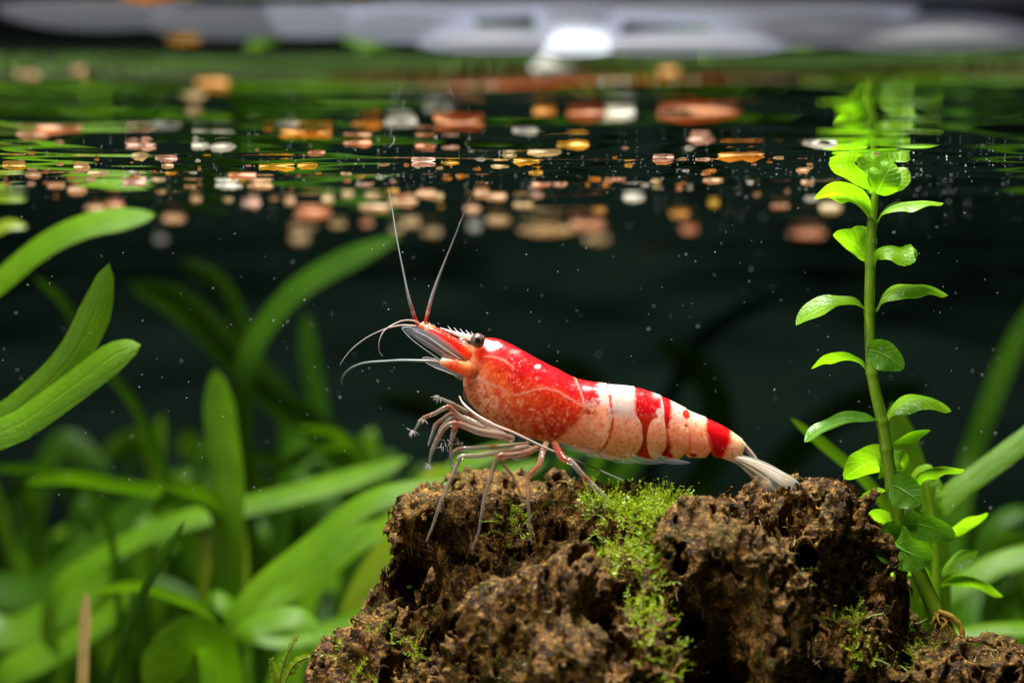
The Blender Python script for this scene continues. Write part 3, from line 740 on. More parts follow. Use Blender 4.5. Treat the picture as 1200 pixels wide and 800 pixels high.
# antennule peduncles (red shafts) with bristles
for Y, dx, dy in ((-.08, 0, 0), (.09, 2.5, -1.5)):
    tube_part('antennule_stalk', [(556+dx, 420+dy, Y*.4), (538+dx, 408+dy, Y), (518+dx, 395+dy, Y), (503+dx, 386.5+dy, Y*.8), (492+dx, 381+dy, Y*.7)], [7, 6.5, 5.6, 5, 4, 3.4], M['shell'],
              [(0, (.72, .16, .05)), (.3, (.58, .012, .006)), (.75, (.60, .014, .008)), (.86, (.8, .4, .3)), (.9, (.66, .06, .04)), (1, (.7, .2, .15))], n=12, joints=(.86,))
br = []
rb = random.Random(5)
for k in range(26):
    t = k/25; x = 500+t*44+rb.uniform(-1, 1); y = 381.5+t*26+rb.uniform(-1, 1); Y = rb.uniform(-.1, .1)
    br.append(tube_geo(pxl([(x, y, Y), (x-1, y-2.5, Y), (x-2.5, y-5.5-rb.random()*2, Y)]), np.array([.5, .35, .12])*PX, 5))
V, f = merge(br); mesh_obj('bristles', V, f, M['antenna'], shrimp, attrs={'pigment': np.tile((.8, .62, .38), (len(V), 1))})
# antennule flagella
segs = [(0, (.55, .03, .02)), (.05, (.6, .06, .04)), (.06, (.7, .3, .25)), (.07, (.5, .03, .025)), (.13, (.45, .05, .04)), (.15, (.6, .35, .3)), (.17, (.4, .12, .1)), (.24, (.36, .36, .35)), (.6, (.34, .36, .35)), (1, (.25, .25, .22))]
tube_part('antennule', [(490, 381, -.06), (486.7, 374.7, -.06), (479, 349, -.08), (473, 320, -.06), (465, 280, 0), (458.7, 240, .1), (455, 222, .15)], [4.2, 3.9, 2.2, 1.5, 1.2, .9, .5], M['antenna'], segs, n=8, m=60)
tube_part('antennule', [(497, 384, .05), (498.7, 378, .05), (506, 349, .07), (516, 320, .07), (532, 280, .05), (547.5, 240, .0), (559, 212, -.1)], [4.0, 4.2, 3.2, 1.7, 1.3, .9, .5], M['antenna'], segs, n=8, m=60)
cur = [(0, (.75, .35, .25)), (.15, (.75, .5, .42)), (.4, (.5, .42, .38)), (1, (.5, .48, .45))]
tube_part('antennule', [(491, 380, -.08), (486, 376.4, -.1), (474, 375.5, -.14), (461.5, 380, -.2), (450.5, 387.4, -.24), (445, 397.7, -.26), (444, 406, -.26), (445, 412.8, -.25), (448.4, 417, -.24)], [2, 1.7, 1.4, 1.3, 1.1, 1, .9, .6], M['antenna'], cur, n=8, m=60)
tube_part('antennule', [(492, 383, .0), (486, 382, .02), (472.5, 381, .02), (458.7, 383.3, .02), (445, 388, .03), (428.5, 396.4, .04), (412, 409.4, .05), (402.4, 421, .06), (398.2, 428, .06)], [1.9, 1.6, 1.4, 1.4, 1.2, 1.1, 1, .8, .4], M['antenna'], cur, n=8, m=60)
# long second antennae
tube_part('antenna', [(520, 426, -.1), (507, 423, -.12), (494.5, 422.5, -.12), (472.5, 422, -.1), (452, 423, 0.1), (431, 424.5, .35), (417.5, 428, .6), (406.5, 435, .85), (401, 443, 1.0), (400, 450, 1.1)], [3, 2.6, 2.2, 1.9, 1.8, 1.7, 1.6, 1.5, 1.3, .8], M['antenna'], [(0, (.7, .4, .3)), (.15, (.5, .56, .56)), (1, (.38, .42, .42))], n=8, m=60)
tube_part('antenna', [(538.5, 464, -.2), (541, 470, -.22), (547, 477, -.26), (559, 486.5, -.3), (580, 498, -.34), (600, 506, -.35), (642, 526, -.3), (677, 540, -.1), (730, 563, .4), (775, 582, .8), (815, 592, 1.1)], [1.5, 2.5, 2.6, 2.4, 2.2, 2, 1.8, 1.7, 1.6, 1.4, .8], M['antenna'], [(0, (.75, .5, .4)), (.3, (.72, .48, .4)), (.55, (.5, .52, .52)), (1, (.36, .38, .36))], n=8, m=70)
for Y in (-.15, .14):
    tube_part('antenna_base', [(556, 436, Y*.5), (545, 432, Y*.9), (530, 427, Y), (517, 423.5, Y)], [9, 8.5, 6.5, 4.5], M['shell'], [(0, (.74, .3, .14)), (.4, (.74, .2, .07)), (.7, (.7, .1, .04)), (1, (.78, .4, .3))], n=14, joints=(.3, .62))
# antennal scales
def film(name, pts, w_px, mat, stops, tilt, prof=prof_round, cup=.15, nu=30, nv=9):
    V, Qd, uv = leaf_geo(pxl(pts), w_px*PX, prof, tilt, cup, nu, nv)
    t = np.linspace(0, 1, nu); pos_ = [s_[0] for s_ in stops]; c = np.array([s_[1] for s_ in stops])
    cc = np.repeat(np.stack([np.interp(t, pos_, c[:, k]) for k in range(3)], 1), nv, 0)
    v = np.tile(np.abs(np.linspace(-1, 1, nv)), nu)[:, None]
    cc = cc*(1-.5*v**6)+np.array((.85, .85, .85))*.5*v**6
    return mesh_obj(name, V, Qd, mat, shrimp, attrs={'pigment': cc}, uv=uv)
prof_sc = lambda u: np.minimum(1, .45+u*1.5)*np.minimum(1, (1-u)/.32+1e-5)**.6
film('antennal_scale', [(549, 429, -.14), (530, 416, -.19), (505, 399, -.2), (471, 383.5, -.17)], 19, M['scale'], [(0, (.85, .45, .34)), (.35, (.85, .58, .52)), (.6, (.75, .68, .72)), (1, (.5, .56, .68))], 75, prof_sc)
film('antennal_scale', [(550, 440, -.05), (535, 434, -.03), (515, 427, 0.), (495, 419.5, .02)], 13, M['scale'], [(0, (.75, .45, .35)), (.5, (.5, .55, .55)), (1, (.5, .58, .6))], 80, prof_sc)

# thin pale tubes added to draw the bright edges of the clear plates
rim = [(0, (.85, .6, .5)), (.4, (.8, .8, .85)), (1, (.85, .87, .9))]
tube_part('scale_edge_line', [(536, 431, -.17), (520, 424, -.19), (507, 415.5, -.2), (485, 399.5, -.2), (475, 390, -.19), (471.3, 384, -.18), (478, 383, -.18), (492, 387, -.19)], [.6, .6, .6, .55, .5, .5, .4, .3], M['antenna'], rim, n=6, m=50)
tube_part('scale_edge_line', [(540, 421, -.2), (521, 408.5, -.21), (500, 394, -.21), (484, 386.5, -.2)], [.9, 1.0, .7, .3], M['antenna'], [(0, (.85, .5, .4)), (.5, (.85, .75, .75)), (1, (.85, .85, .88))], n=6, m=40)
tube_part('scale_edge_line', [(540, 428, -.2), (520, 414, -.21), (500, 401, -.21), (486, 393, -.2)], [1.0, 1.0, .6, .2], M['antenna'], [(0, (.8, .25, .15)), (.6, (.8, .4, .35)), (1, (.7, .6, .65))], n=6, m=40)
tube_part('scale_edge_line', [(536, 441, -.04), (521, 434.5, -.02), (508, 429.5, 0), (497, 423, .01), (495, 419.5, .01), (500, 418.5, .01), (514, 422, 0)], [.5, .5, .5, .5, .45, .4, .3], M['antenna'], rim, n=6, m=40)
# walking legs, feeding legs
lc = [(0, (.78, .45, .32)), (.25, CLEAR), (.33, JR), (.38, CLEAR), (.6, CLEAR), (.66, (.75, .45, .35)), (.7, CLEAR), (1, (.7, .68, .66))]
lr = [(0, (.9, .55, .42)), (.2, (.88, .45, .36)), (.35, JR), (.45, PINK), (.7, CLEAR), (1, (.72, .7, .66))]
def leg(pts, r, stops=lc, joints=(), m=50): return tube_part('leg', pts, r, M['leg'], stops, n=10, m=m, joints=joints)
leg([(618, 523, -.2), (590, 529, -.34), (560, 534, -.42), (539, 536, -.46), (537, 541, -.46), (531.8, 553, -.46), (526.5, 565, -.45), (516, 589, -.44), (507, 616, -.43), (499.5, 634, -.42)], [5, 5, 4.8, 4.4, 3.6, 3.4, 3.2, 2.8, 2.2, 1.5], [(0, (.9, .6, .5)), (.2, CLEAR), (.4, CLEAR), (.46, (.9, .6, .5)), (.55, (.92, .84, .68)), (1, (.85, .75, .6))], (.42, .62))
leg([(620, 520, .15), (590, 523, .2), (560, 525, .25), (534, 528, .28), (528, 540, .28), (531, 552, .27)], [4.5, 4.6, 4.4, 4, 3.2, 1.8], lc, (.6,))
leg([(630, 524, -.22), (612, 531, -.34), (597, 533, -.4), (584, 535, -.42), (578, 548, -.43), (573, 565, -.43), (568.5, 580, -.42), (564, 604, -.42), (561, 622, -.41), (553, 644, -.40)], [5, 4.6, 4.5, 4.6, 4, 3.6, 3.2, 2.8, 2.2, 1.2], [(0, (.75, .4, .3)), (.25, PINK), (.33, JR), (.4, (.9, .6, .5)), (.6, (.92, .75, .66)), (1, (.85, .7, .6))], (.32, .52))
leg([(622, 524, .2), (604, 532, .28), (590, 541, .32), (600, 556, .36), (607.5, 572, .42), (611, 584, .46)], [4, 3.6, 3.2, 2.8, 2.4, 1.4], lr, (.4, .6))
leg([(640, 520, -.2), (636, 529, -.3), (631, 545.5, -.38), (620, 558, -.41), (619, 575, -.42), (619, 586, -.42), (620.5, 606, -.41), (621, 621, -.40), (623, 637, -.39)], [5.2, 5.2, 4.6, 4.5, 4, 3.6, 2.9, 2.3, 1.2], lr, (.36, .55))
leg([(632, 522, .18), (615, 534, .26), (604, 537, .3), (596, 533, .3)], [4, 4, 3.6, 2], lr)
leg([(650, 520, -.2), (656, 531, -.3), (662, 538.5, -.36), (669, 541, -.38), (684.5, 558, -.4), (700, 573, -.41), (716, 589, -.40), (722, 600, -.39), (725, 607, -.38)], [6, 6, 5.6, 4.6, 4.2, 3.5, 3, 1.9, 1], [(0, (.75, .2, .1)), (.2, (.7, .08, .04)), (.3, JR), (.36, CLEAR), (.5, (.8, .5, .42)), (.53, JR), (.58, CLEAR), (1, CLEAR)], (.34, .54))
fe = [(0, (.93, .68, .56)), (.35, (.93, .7, .62)), (.5, JR), (.56, CLEAR), (.72, (.85, .35, .25)), (.78, CLEAR), (1, (.7, .72, .75))]
def fleg(pts, r, joints=(.5, .75)): return tube_part('feeding_leg', pts, r, M['leg'], fe, n=10, m=44, joints=joints)
fleg([(590, 508, -.15), (566, 495, -.22), (545.6, 481.6, -.26), (525, 470.6, -.28), (512.6, 465, -.28)], [4, 4, 3.8, 3.2, 1.8])
fleg([(585, 508, -.25), (560, 499, -.34), (538, 487, -.38), (525, 477, -.4), (510, 484, -.41), (495.4, 490.5, -.41), (488, 501, -.4), (482.4, 509.5, -.39)], [5, 4.8, 4.4, 4, 3.4, 3.2, 2.6, 1.2])
fleg([(588, 510, -.2), (560, 500, -.2), (540, 490, -.2), (529, 485, -.2), (519, 491, -.2), (510.5, 498, -.2), (506, 510, -.2), (501.6, 522, -.2)], [4.6, 4.6, 4.2, 4, 3.6, 3.4, 2.8, 1.4])
fleg([(600, 514, -.28), (588, 510, -.36), (560, 505, -.44), (538.7, 497, -.48), (530, 496, -.49), (522, 500, -.49), (512.6, 514.6, -.48), (505.7, 530, -.47), (502, 550, -.46)], [6, 6.4, 6, 5.2, 4.4, 4, 3.8, 3.2, 1])
fleg([(592, 514, -.05), (560, 502, -.05), (537, 497, -.06), (530, 512, -.08), (528.5, 527, -.08), (529, 541, -.08), (536, 547, -.08)], [4.5, 4.5, 4.2, 5.2, 3, 2.6, 1.2])
fleg([(580, 506, .2), (556, 494, .26), (536, 488, .3), (524, 494, .32), (515, 505, .33), (512, 520, .33)], [4.5, 4.2, 4, 3.4, 2.8, 1.2])
# bristly hairs on the feeding legs
br = []
for (x, y, Y, n_, sp) in ((484, 505, -.4, 12, 6), (503, 545, -.47, 12, 5), (514, 466, -.28, 10, 6), (496, 491, -.41, 8, 5), (533, 546, -.08, 12, 8), (522, 520, -.1, 14, 14), (540, 518, -.1, 10, 8)):
    for k in range(n_):
        a = rb.uniform(2.2, 5.6); l_ = rb.uniform(3, 8); x0 = x+rb.uniform(-1, 1)*sp*.4; y0 = y+rb.uniform(-1, 1)*sp*.4
        br.append(tube_geo(pxl([(x0, y0, Y), (x0+math.cos(a)*l_*.6, y0-math.sin(a)*l_*.6, Y-.02), (x0+math.cos(a)*l_, y0-math.sin(a)*l_+1, Y-.03)]), np.array([.22, .16, .06])*PX, 4))
V, f = merge(br); mesh_obj('leg_hairs', V, f, M['antenna'], shrimp, attrs={'pigment': np.tile((.8, .75, .7), (len(V), 1))})
# mouthpart plates under the head
film('mouth_plate', [(560, 446, -.12), (550, 453, -.13), (545, 462, -.12), (550, 473, -.10)], 6, M['fan'], [(0, (.72, .3, .2)), (.5, (.6, .12, .08)), (1, (.7, .3, .2))], 80)
film('mouth_plate', [(552, 438, -.12), (540, 440, -.13), (531, 438, -.12)], 12, M['scale'], [(0, (.8, .45, .35)), (1, (.6, .6, .6))], 70)
# swimmerets under the abdomen
for (x, y) in ((656, 520), (680, 527), (706, 533), (735, 534), (765, 534)):
    for Y in (-.1, .1):
        film('swimmeret', [(x-4, y-8, Y), (x+6, y+1, Y*1.1), (x+22, y+6, Y*1.1), (x+44, y+8, Y)], 9, M['film'], [(0, (.8, .6, .5)), (.5, (.75, .75, .72)), (1, (.8, .8, .8))], 62)
# tail fan
prof_fan = lambda u: (0.35+.65*ss(.1, .75, u))*np.minimum(1, (1-u)/.16+1e-5)**.55
whs = [(0, (.85, .72, .58)), (.4, (.80, .70, .58)), (.75, (.74, .66, .56)), (.9, (.5, .6, .66)), (1, (.4, .54, .64))]
yls = [(0, (.85, .7, .55)), (.4, (.75, .5, .2)), (.75, (.78, .7, .55)), (1, (.45, .58, .62))]
film('telson', [(866, 516, 0), (876, 526, 0), (884, 535, 0), (891, 545, 0)], 10, M['fan'], [(0, (.88, .8, .72)), (.3, (.8, .5, .3)), (1, (.85, .84, .82))], 70, lambda u: (1-.6*u)*np.minimum(1, (1-u)/.1+1e-5)**.5, cup=.5)
film('tail_blade', [(862, 535, -.04), (880, 540, -.07), (905, 552, -.09), (925, 563, -.10), (942, 575, -.10)], 20, M['fan'], whs, 50, prof_fan, .3, 40, 13)
film('tail_blade', [(862, 537, -.02), (880, 545, -.02), (900, 557, 0), (922, 572, .02)], 18, M['fan'], yls, 70, prof_fan, .25, 40, 13)
film('tail_blade', [(861, 539, .03), (876, 549, .06), (892, 562, .10), (907, 575, .13)], 16, M['fan'], whs, 65, prof_fan, .25, 40, 13)
film('tail_blade', [(864, 533, .04), (884, 539, .10), (906, 550, .16), (930, 566, .22)], 18, M['fan'], whs, 40, prof_fan, .25, 40, 13)
for pts in ([(864, 535, -.06), (891, 543.2, -.10), (915, 555, -.12), (930, 563, -.12), (942, 574, -.11)], [(864, 537, -.05), (890, 549, -.07), (912, 561, -.09), (928, 571, -.09)], [(864, 539, -.03), (884, 552, -.02), (905, 566, .0)], [(862, 542, .0), (876, 553, .04), (890, 564, .09)], [(868, 517, -.03), (880, 529, -.03), (890, 543, -.03)]):
    tube_part('fan_rib', pts, [1.3, 1.1, .9, .5], M['antenna'], [(0, (.85, .72, .6)), (.5, (.8, .66, .5)), (1, (.75, .78, .8))], n=6, m=30)

# ---------------------------------------------------------------- the stem plant beside the stump
def add_leaf(parent, pts, w_px, tilt, mat='leaf', prof=prof_leaf, cup=.25, Yb=0.0, wave=.03, seed=0, twist=0, name='leaf', nu=28, nv=9):
    pts3 = pxl([(p[0], p[1], (p[2] if len(p) > 2 else 0)+Yb) for p in pts])
    V, Qd, uv = leaf_geo(pts3, w_px*PX*(Yb+D)/D, prof, tilt, cup, nu, nv, wave, seed, twist)
    return mesh_obj(name, V, Qd, M[mat], parent, uv=uv)
YP = 0.15
plant = thing('stem_plant', 'bright green stem plant with paired oval leaves rooted on the holed driftwood', 'plant', tuple(P(1105, 745, YP)))
stem_px = [(1028, 214), (1024, 240), (1022, 262), (1020, 310), (1019, 365), (1020, 405), (1022, 437), (1028, 468), (1034, 495), (1040, 535), (1047, 580), (1056, 618), (1068, 650), (1085, 690), (1101, 725), (1110, 752)]
Cn = spline(pxl([(x, y, YP) for x, y in stem_px]), 160)
tt = np.linspace(0, 1, 160); Rr = np.interp(tt, [0, .06, .15, .5, .8, 1], [3.2, 5, 6, 7, 8.6, 10.5])*PX
for ny in (262, 308, 365, 437, 495, 526, 572, 615, 640):
    zz = P(0, ny, YP)[2]; Rr *= 1+0.16*np.exp(-((Cn[:, 2]-zz)/0.018)**2)
V, f = tube_geo(Cn, Rr, 14); mesh_obj('stem', V, f, M['stem'], plant)
LV = [ # midrib (px, py, depth), width, tilt, material
 ([(1023, 226, 0), (1010, 213, 0), (990, 200, .02), (971, 190, .03)], 30, 38, 'leaf', prof_leaf),
 ([(1027, 227, -.03), (1033, 214, -.08), (1040, 200, -.1), (1045, 189, -.08)], 34, 72, 'leaf', prof_round),
 ([(1028, 226, .03), (1040, 216, .08), (1053, 207, .12), (1063, 197, .14)], 30, 60, 'leaf', prof_leaf),
 ([(1024, 226, .03), (1017, 212, .1), (1013, 200, .14), (1012, 189, .15)], 26, 70, 'leaf', prof_leaf),
 ([(1026, 226, .03), (1030, 212, .12), (1036, 198, .16), (1040, 188, .18)], 26, 70, 'leaf', prof_leaf),
 ([(1026, 228, .02), (1024, 214, .05), (1026, 202, .07), (1027, 189, .08)], 20, 80, 'leaf', prof_round),
 ([(1020, 261, 0), (1014, 246, -.02), (998, 233, -.05), (976, 228, -.05), (954, 233, -.05)], 44, 22, 'leaf', prof_leaf),
 ([(1027, 261, 0), (1035, 248, .02), (1055, 239, .05), (1080, 236, .05), (1106, 238, .05)], 42, 14, 'leaf', prof_leaf),
 ([(1019, 309, .0), (1012, 297, .05), (999, 284, .1), (976, 275, .12)], 34, 38, 'leaf', prof_leaf),
 ([(1020, 300, .05), (1012, 284, .12), (1002, 275, .18), (995, 272, .2)], 26, 60, 'leaf', prof_round),
 ([(1023, 310, -.02), (1029, 297, -.08), (1045, 294, -.1), (1060, 297, -.1), (1071, 293, -.1), (1074, 299, -.1), (1066, 305, -.1)], 32, 40, 'leaf', lambda u: prof_leaf(np.clip(u*1.22, 0, 1))*(u < .74)+(u >= .74)*.22),
 ([(1016, 365, 0), (1002, 355, -.04), (980, 356, -.08), (955, 365, -.1), (933, 381, -.1)], 40, -24, 'leaf', prof_leaf),
 ([(1026, 365, 0), (1036, 349, .02), (1058, 338, .05), (1085, 336, .06), (1111, 346, .05)], 42, 22, 'leaf', prof_leaf),
 ([(1017, 437, 0), (1008, 425, .05), (990, 421, .08), (970, 424, .08), (951, 432, .08)], 34, 16, 'leaf', prof_leaf),
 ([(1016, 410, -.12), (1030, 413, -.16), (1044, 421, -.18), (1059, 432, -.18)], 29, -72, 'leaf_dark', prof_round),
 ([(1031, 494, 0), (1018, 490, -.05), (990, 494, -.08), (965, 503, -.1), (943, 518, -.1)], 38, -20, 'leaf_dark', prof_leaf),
 ([(1037, 496, 0), (1046, 482, .04), (1064, 470, .06), (1088, 467, .06), (1115, 482, .05)], 44, 24, 'leaf', prof_leaf),
 ([(1043, 527, 0), (1050, 517, .0), (1062, 512, -.02), (1077, 507, -.02), (1090, 505, 0)], 32, -24, 'leaf', prof_leaf),
 ([(1041, 552, .08), (1028, 541, .18), (1010, 546, .26), (989, 561, .3)], 36, 58, 'leaf', prof_round),
 ([(1044, 548, .05), (1054, 539, .12), (1060, 547, .16), (1063, 558, .16)], 22, 70, 'leaf', prof_round),
 ([(1052, 577, .1), (1068, 572, .12), (1080, 556, .1), (1100, 549, .05), (1131, 550, 0)], 34, -24, 'leaf', prof_leaf),
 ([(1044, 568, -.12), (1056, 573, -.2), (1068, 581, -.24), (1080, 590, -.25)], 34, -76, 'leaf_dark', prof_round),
 ([(1076, 576, -.16), (1077, 590, -.17), (1073, 606, -.17)], 9, 70, 'leaf', prof_leaf),
 ([(1042, 574, .0), (1028, 576, .05), (1016, 584, .08), (1001, 599, .1)], 24, 30, 'leaf', prof_leaf),
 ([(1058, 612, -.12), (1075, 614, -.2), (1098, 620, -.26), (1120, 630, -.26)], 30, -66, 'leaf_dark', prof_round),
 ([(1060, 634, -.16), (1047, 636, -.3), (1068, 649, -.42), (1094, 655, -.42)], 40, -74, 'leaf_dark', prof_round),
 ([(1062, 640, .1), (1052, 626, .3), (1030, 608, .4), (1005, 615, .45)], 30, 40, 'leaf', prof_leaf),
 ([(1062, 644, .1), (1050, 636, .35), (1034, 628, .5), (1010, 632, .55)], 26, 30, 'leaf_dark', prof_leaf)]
for k, (pts, w_, tl, mt, pf) in enumerate(LV):
    add_leaf(plant, pts, w_*(1.2 if pf is prof_round else 1.08), tl, mt, pf, .22, YP, .05, k)
rts = []
rr = random.Random(8)
for k in range(34):
    a = rr.uniform(0, 6.28); x0, y0 = 1103+rr.uniform(-8, 9), 722+rr.uniform(-4, 10)
    x1 = x0+math.cos(a)*rr.uniform(4, 16); Y1 = YP+math.sin(a)*.12-.04
    y1 = y0+rr.uniform(8, 26)
    rts.append(tube_geo(spline(pxl([(x0, y0, YP-.04), ((x0+x1)/2+rr.uniform(-3, 3), (y0+y1)/2-3, (YP+Y1)/2-.03), (x1, y1, Y1)]), 8), np.linspace(2.2, 1.0, 8)*PX*rr.uniform(.6, 1.2), 6))
rts.append(tube_geo(spline(pxl([(1100, 716, YP-.06), (1115, 722, YP-.1), (1125, 733, YP-.1), (1129, 748, YP-.1)]), 14), np.array([3.5]*14)*PX*np.random.RandomState(2).uniform(.8, 1.2, 14), 8))
V, f = merge(rts); mesh_obj('roots', V, f, M['root'], plant)

YQ = 1.5
plant2 = thing('stem_plant', 'slimmer green stem plant half hidden behind the rooted stem plant', 'plant', tuple(P(1100, 760, YQ)))
Cn = spline(pxl([(1085, 560, YQ), (1092, 600, YQ), (1097, 650, YQ), (1098, 700, YQ), (1104, 760, YQ), (1104, 900, YQ)]), 60)
V, f = tube_geo(Cn, np.linspace(4, 8, 60)*PX*1.07, 12); mesh_obj('stem', V, f, M['stem'], plant2)
for k, (pts, w_, tl) in enumerate([
  ([(1094, 628), (1112, 622), (1135, 610), (1158, 601)], 34, -28), ([(1096, 695), (1106, 682), (1128, 676), (1152, 683), (1175, 699)], 38, -22),
  ([(1098, 680), (1112, 664), (1128, 652), (1146, 645)], 30, 30), ([(1090, 600), (1082, 580), (1080, 560), (1092, 545)], 30, 60), ([(1092, 610), (1085, 596), (1092, 570), (1100, 560)], 34, 70),
  ([(1096, 650), (1080, 640), (1066, 622), (1060, 600)], 34, 60), ([(1098, 690), (1080, 672), (1060, 668), (1040, 676)], 30, 30)]):
    add_leaf(plant2, pts, w_, tl, 'leaf', prof_leaf, .22, YQ, .04, k+50)

# ---------------------------------------------------------------- long-leaved plants
def blade_plant(label, root, blades, group='long leaved water plants', name='grass_plant'):
    """root (px, Y): where the leaves leave the bed; blades: (points px/py (from base to tip), Y, width px, tilt, material)"""
    rx, ry = root
    k = (ry+D)/F; base = ((rx-600)*k, ry, BED)
    o = thing(name, label, 'plant', base, group)
    for n_, (pts, Y, w_, tl, mt) in enumerate(blades):
        p3 = [P(x, y, Y) for x, y in pts]
        start = np.array([base[0]+.06*math.sin(n_*2.4), base[1]+.06*math.cos(n_*2.4), BED])
        if p3[0][2] > BED+.8:     # leave the bed, then bend into the visible course
            d = p3[0]-p3[1]; mid = start*.45+p3[0]*.55+d*.25; mid[2] = min(mid[2], p3[0][2])
            p3 = [start, mid]+p3
        else: p3 = [start]+p3
        V, Qd, uv = leaf_geo(np.array(p3), w_*PX*(Y+D)/D, prof_blade, tl, .18, 40, 7, .015, n_)
        mesh_obj('leaf', V, Qd, M[mt], o, uv=uv)
    return o
G1 = 'broad leaved grass plants behind the stump'
blade_plant('lime green plant with two upright rounded leaf tips left of the shrimp', (-160, 1.8), [
  ([(-60, 540), (20, 480), (78, 425), (108, 372), (128, 308)], 1.7, 40, 82, 'blade'), ([(-60, 545), (30, 492), (95, 445), (140, 412), (165, 404)], 1.6, 42, 62, 'blade'),
  ([(-60, 548), (0, 512), (40, 490), (68, 474)], 1.9, 28, 58, 'blade'), ([(-40, 370), (10, 318), (60, 280), (110, 260), (150, 254), (182, 252)], 4.8, 38, 50, 'blade'),
  ([(-60, 300), (-20, 275), (10, 262), (32, 266)], 7, 26, 40, 'blade_yellow')])
blade_plant('dark arching plant crossing far behind the shrimp', (330, 12), [
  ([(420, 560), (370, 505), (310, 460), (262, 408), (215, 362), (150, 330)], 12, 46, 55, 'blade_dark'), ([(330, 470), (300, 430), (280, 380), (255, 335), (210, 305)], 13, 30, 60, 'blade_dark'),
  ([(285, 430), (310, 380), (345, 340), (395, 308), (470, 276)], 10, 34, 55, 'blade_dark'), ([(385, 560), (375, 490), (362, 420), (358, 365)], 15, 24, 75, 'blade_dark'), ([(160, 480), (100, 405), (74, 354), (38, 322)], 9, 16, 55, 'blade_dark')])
blade_plant('upright pointed leaf plant with a yellowing lower blade', (262, 8), [
  ([(266, 620), (266, 560), (258, 500), (252, 432)], 7, 40, 78, 'blade'), ([(262, 770), (262, 700), (260, 640), (258, 585)], 9, 60, 80, 'blade_yellow'),
  ([(245, 755), (222, 748), (200, 770), (176, 815)], 5, 58, 66, 'blade'), ([(280, 745), (310, 728), (345, 722), (378, 738)], 5.5, 34, 45, 'blade'),
  ([(240, 720), (200, 700), (160, 688), (110, 694)], 6, 26, 35, 'blade'), ([(250, 700), (310, 745), (400, 730), (470, 690)], 7, 28, 45, 'blade')])
blade_plant('bright green plant with a shining bent leaf beside the stump', (330, 7), [
  ([(270, 740), (300, 690), (360, 640), (405, 603), (445, 582), (500, 572), (560, 566)], 6, 34, 48, 'blade'), ([(290, 720), (340, 690), (380, 650), (440, 610)], 7, 30, 58, 'blade'),
  ([(330, 780), (390, 740), (440, 700), (470, 640)], 8, 28, 55, 'blade'), ([(360, 700), (410, 640), (460, 610), (540, 545), (600, 520)], 8, 30, 50, 'blade'),
  ([(420, 700), (470, 620), (500, 570), (520, 545)], 7.5, 40, 55, 'blade_yellow'), ([(430, 720), (480, 640), (540, 580), (640, 540)], 9, 30, 55, 'blade')])
blade_plant('plant with long leaves lying flat across the left of the bed', (140, 9), [
  ([(60, 700), (110, 655), (200, 612), (300, 588), (400, 562), (480, 536)], 9, 32, 45, 'blade'), ([(250, 600), (200, 580), (140, 570), (80, 560), (28, 566)], 7, 28, 40, 'blade'),
  ([(260, 610), (235, 580), (208, 578), (178, 598)], 7, 28, 48, 'blade'), ([(120, 600), (80, 560), (40, 550), (-30, 551)], 8, 18, 40, 'blade_dark'), ([(40, 720), (90, 660), (150, 600), (220, 548)], 12, 34, 60, 'blade_dark'),
  ([(-60, 700), (0, 740), (60, 720), (130, 670)], 11, 44, 60, 'blade'), ([(0, 800), (60, 760), (120, 720), (150, 690)], 9, 40, 55, 'blade'), ([(-40, 690), (40, 690), (110, 640), (150, 650)], 12, 50, 50, 'blade_dark')])
blade_plant('single thin tan withered stalk standing in the plants', (98, 4), [([(96, 830), (97, 770), (99, 730), (101, 692)], 4, 15, 70, 'tan')], name='withered_stalk', group=None)
blade_plant('thin dark slanting blade in front of the bright leaves', (100, 3.0), [([(118, 830), (140, 760), (165, 700), (190, 652), (218, 608)], 3.0, 12, 70, 'blade_dark')], name='grass_plant', group=None)
blade_plant('pale green plant with long slanting leaves right of the stem plant', (1080, 3), [
  ([(1070, 640), (1110, 582), (1150, 552), (1200, 515), (1260, 470)], 3, 30, 55, 'blade'), ([(1060, 640), (1020, 570), (970, 525), (926, 489)], 2.6, 15, 60, 'blade'),
  ([(1095, 640), (1080, 580), (1062, 530), (1045, 470)], 2.8, 34, 75, 'blade'), ([(1080, 720), (1130, 680), (1180, 655), (1260, 640)], 6, 34, 45, 'blade'),
  ([(1090, 760), (1140, 740), (1190, 735), (1250, 738)], 5, 24, 40, 'blade'), ([(1090, 760), (1070, 735), (1045, 735), (1020, 750)], 4, 30, 50, 'blade'), ([(1090, 740), (1072, 715), (1050, 706), (1020, 715)], 5, 30, 50, 'blade'),
  ([(1140, 690), (1160, 620), (1190, 600), (1240, 610)], 9, 26, 45, 'blade_dark'), ([(1130, 560), (1160, 470), (1190, 400), (1230, 330)], 14, 26, 60, 'blade_dark')])
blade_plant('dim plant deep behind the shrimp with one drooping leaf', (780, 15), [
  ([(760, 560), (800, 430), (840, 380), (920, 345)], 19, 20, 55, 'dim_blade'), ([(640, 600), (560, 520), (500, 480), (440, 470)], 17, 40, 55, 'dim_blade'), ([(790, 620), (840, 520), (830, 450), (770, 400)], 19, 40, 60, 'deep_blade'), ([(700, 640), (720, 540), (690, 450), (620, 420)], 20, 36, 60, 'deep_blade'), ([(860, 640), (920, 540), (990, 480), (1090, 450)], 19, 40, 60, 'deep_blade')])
trail = thing('green_glare_leaves', 'added blurred green leaves standing in for the green glare above the water', 'plant', tuple(P(560, 30, 21)))  # leaves added to give the glare above the water its green
V, f = tube_geo(spline(pxl([(180, -6, 23), (340, 20, 22), (520, 32, 21), (700, 22, 22), (860, 30, 21.5), (1040, 26, 21.5), (1260, -4, 23)]), 60), np.full(60, .10), 8); mesh_obj('stem', V, f, M['stem'], trail)
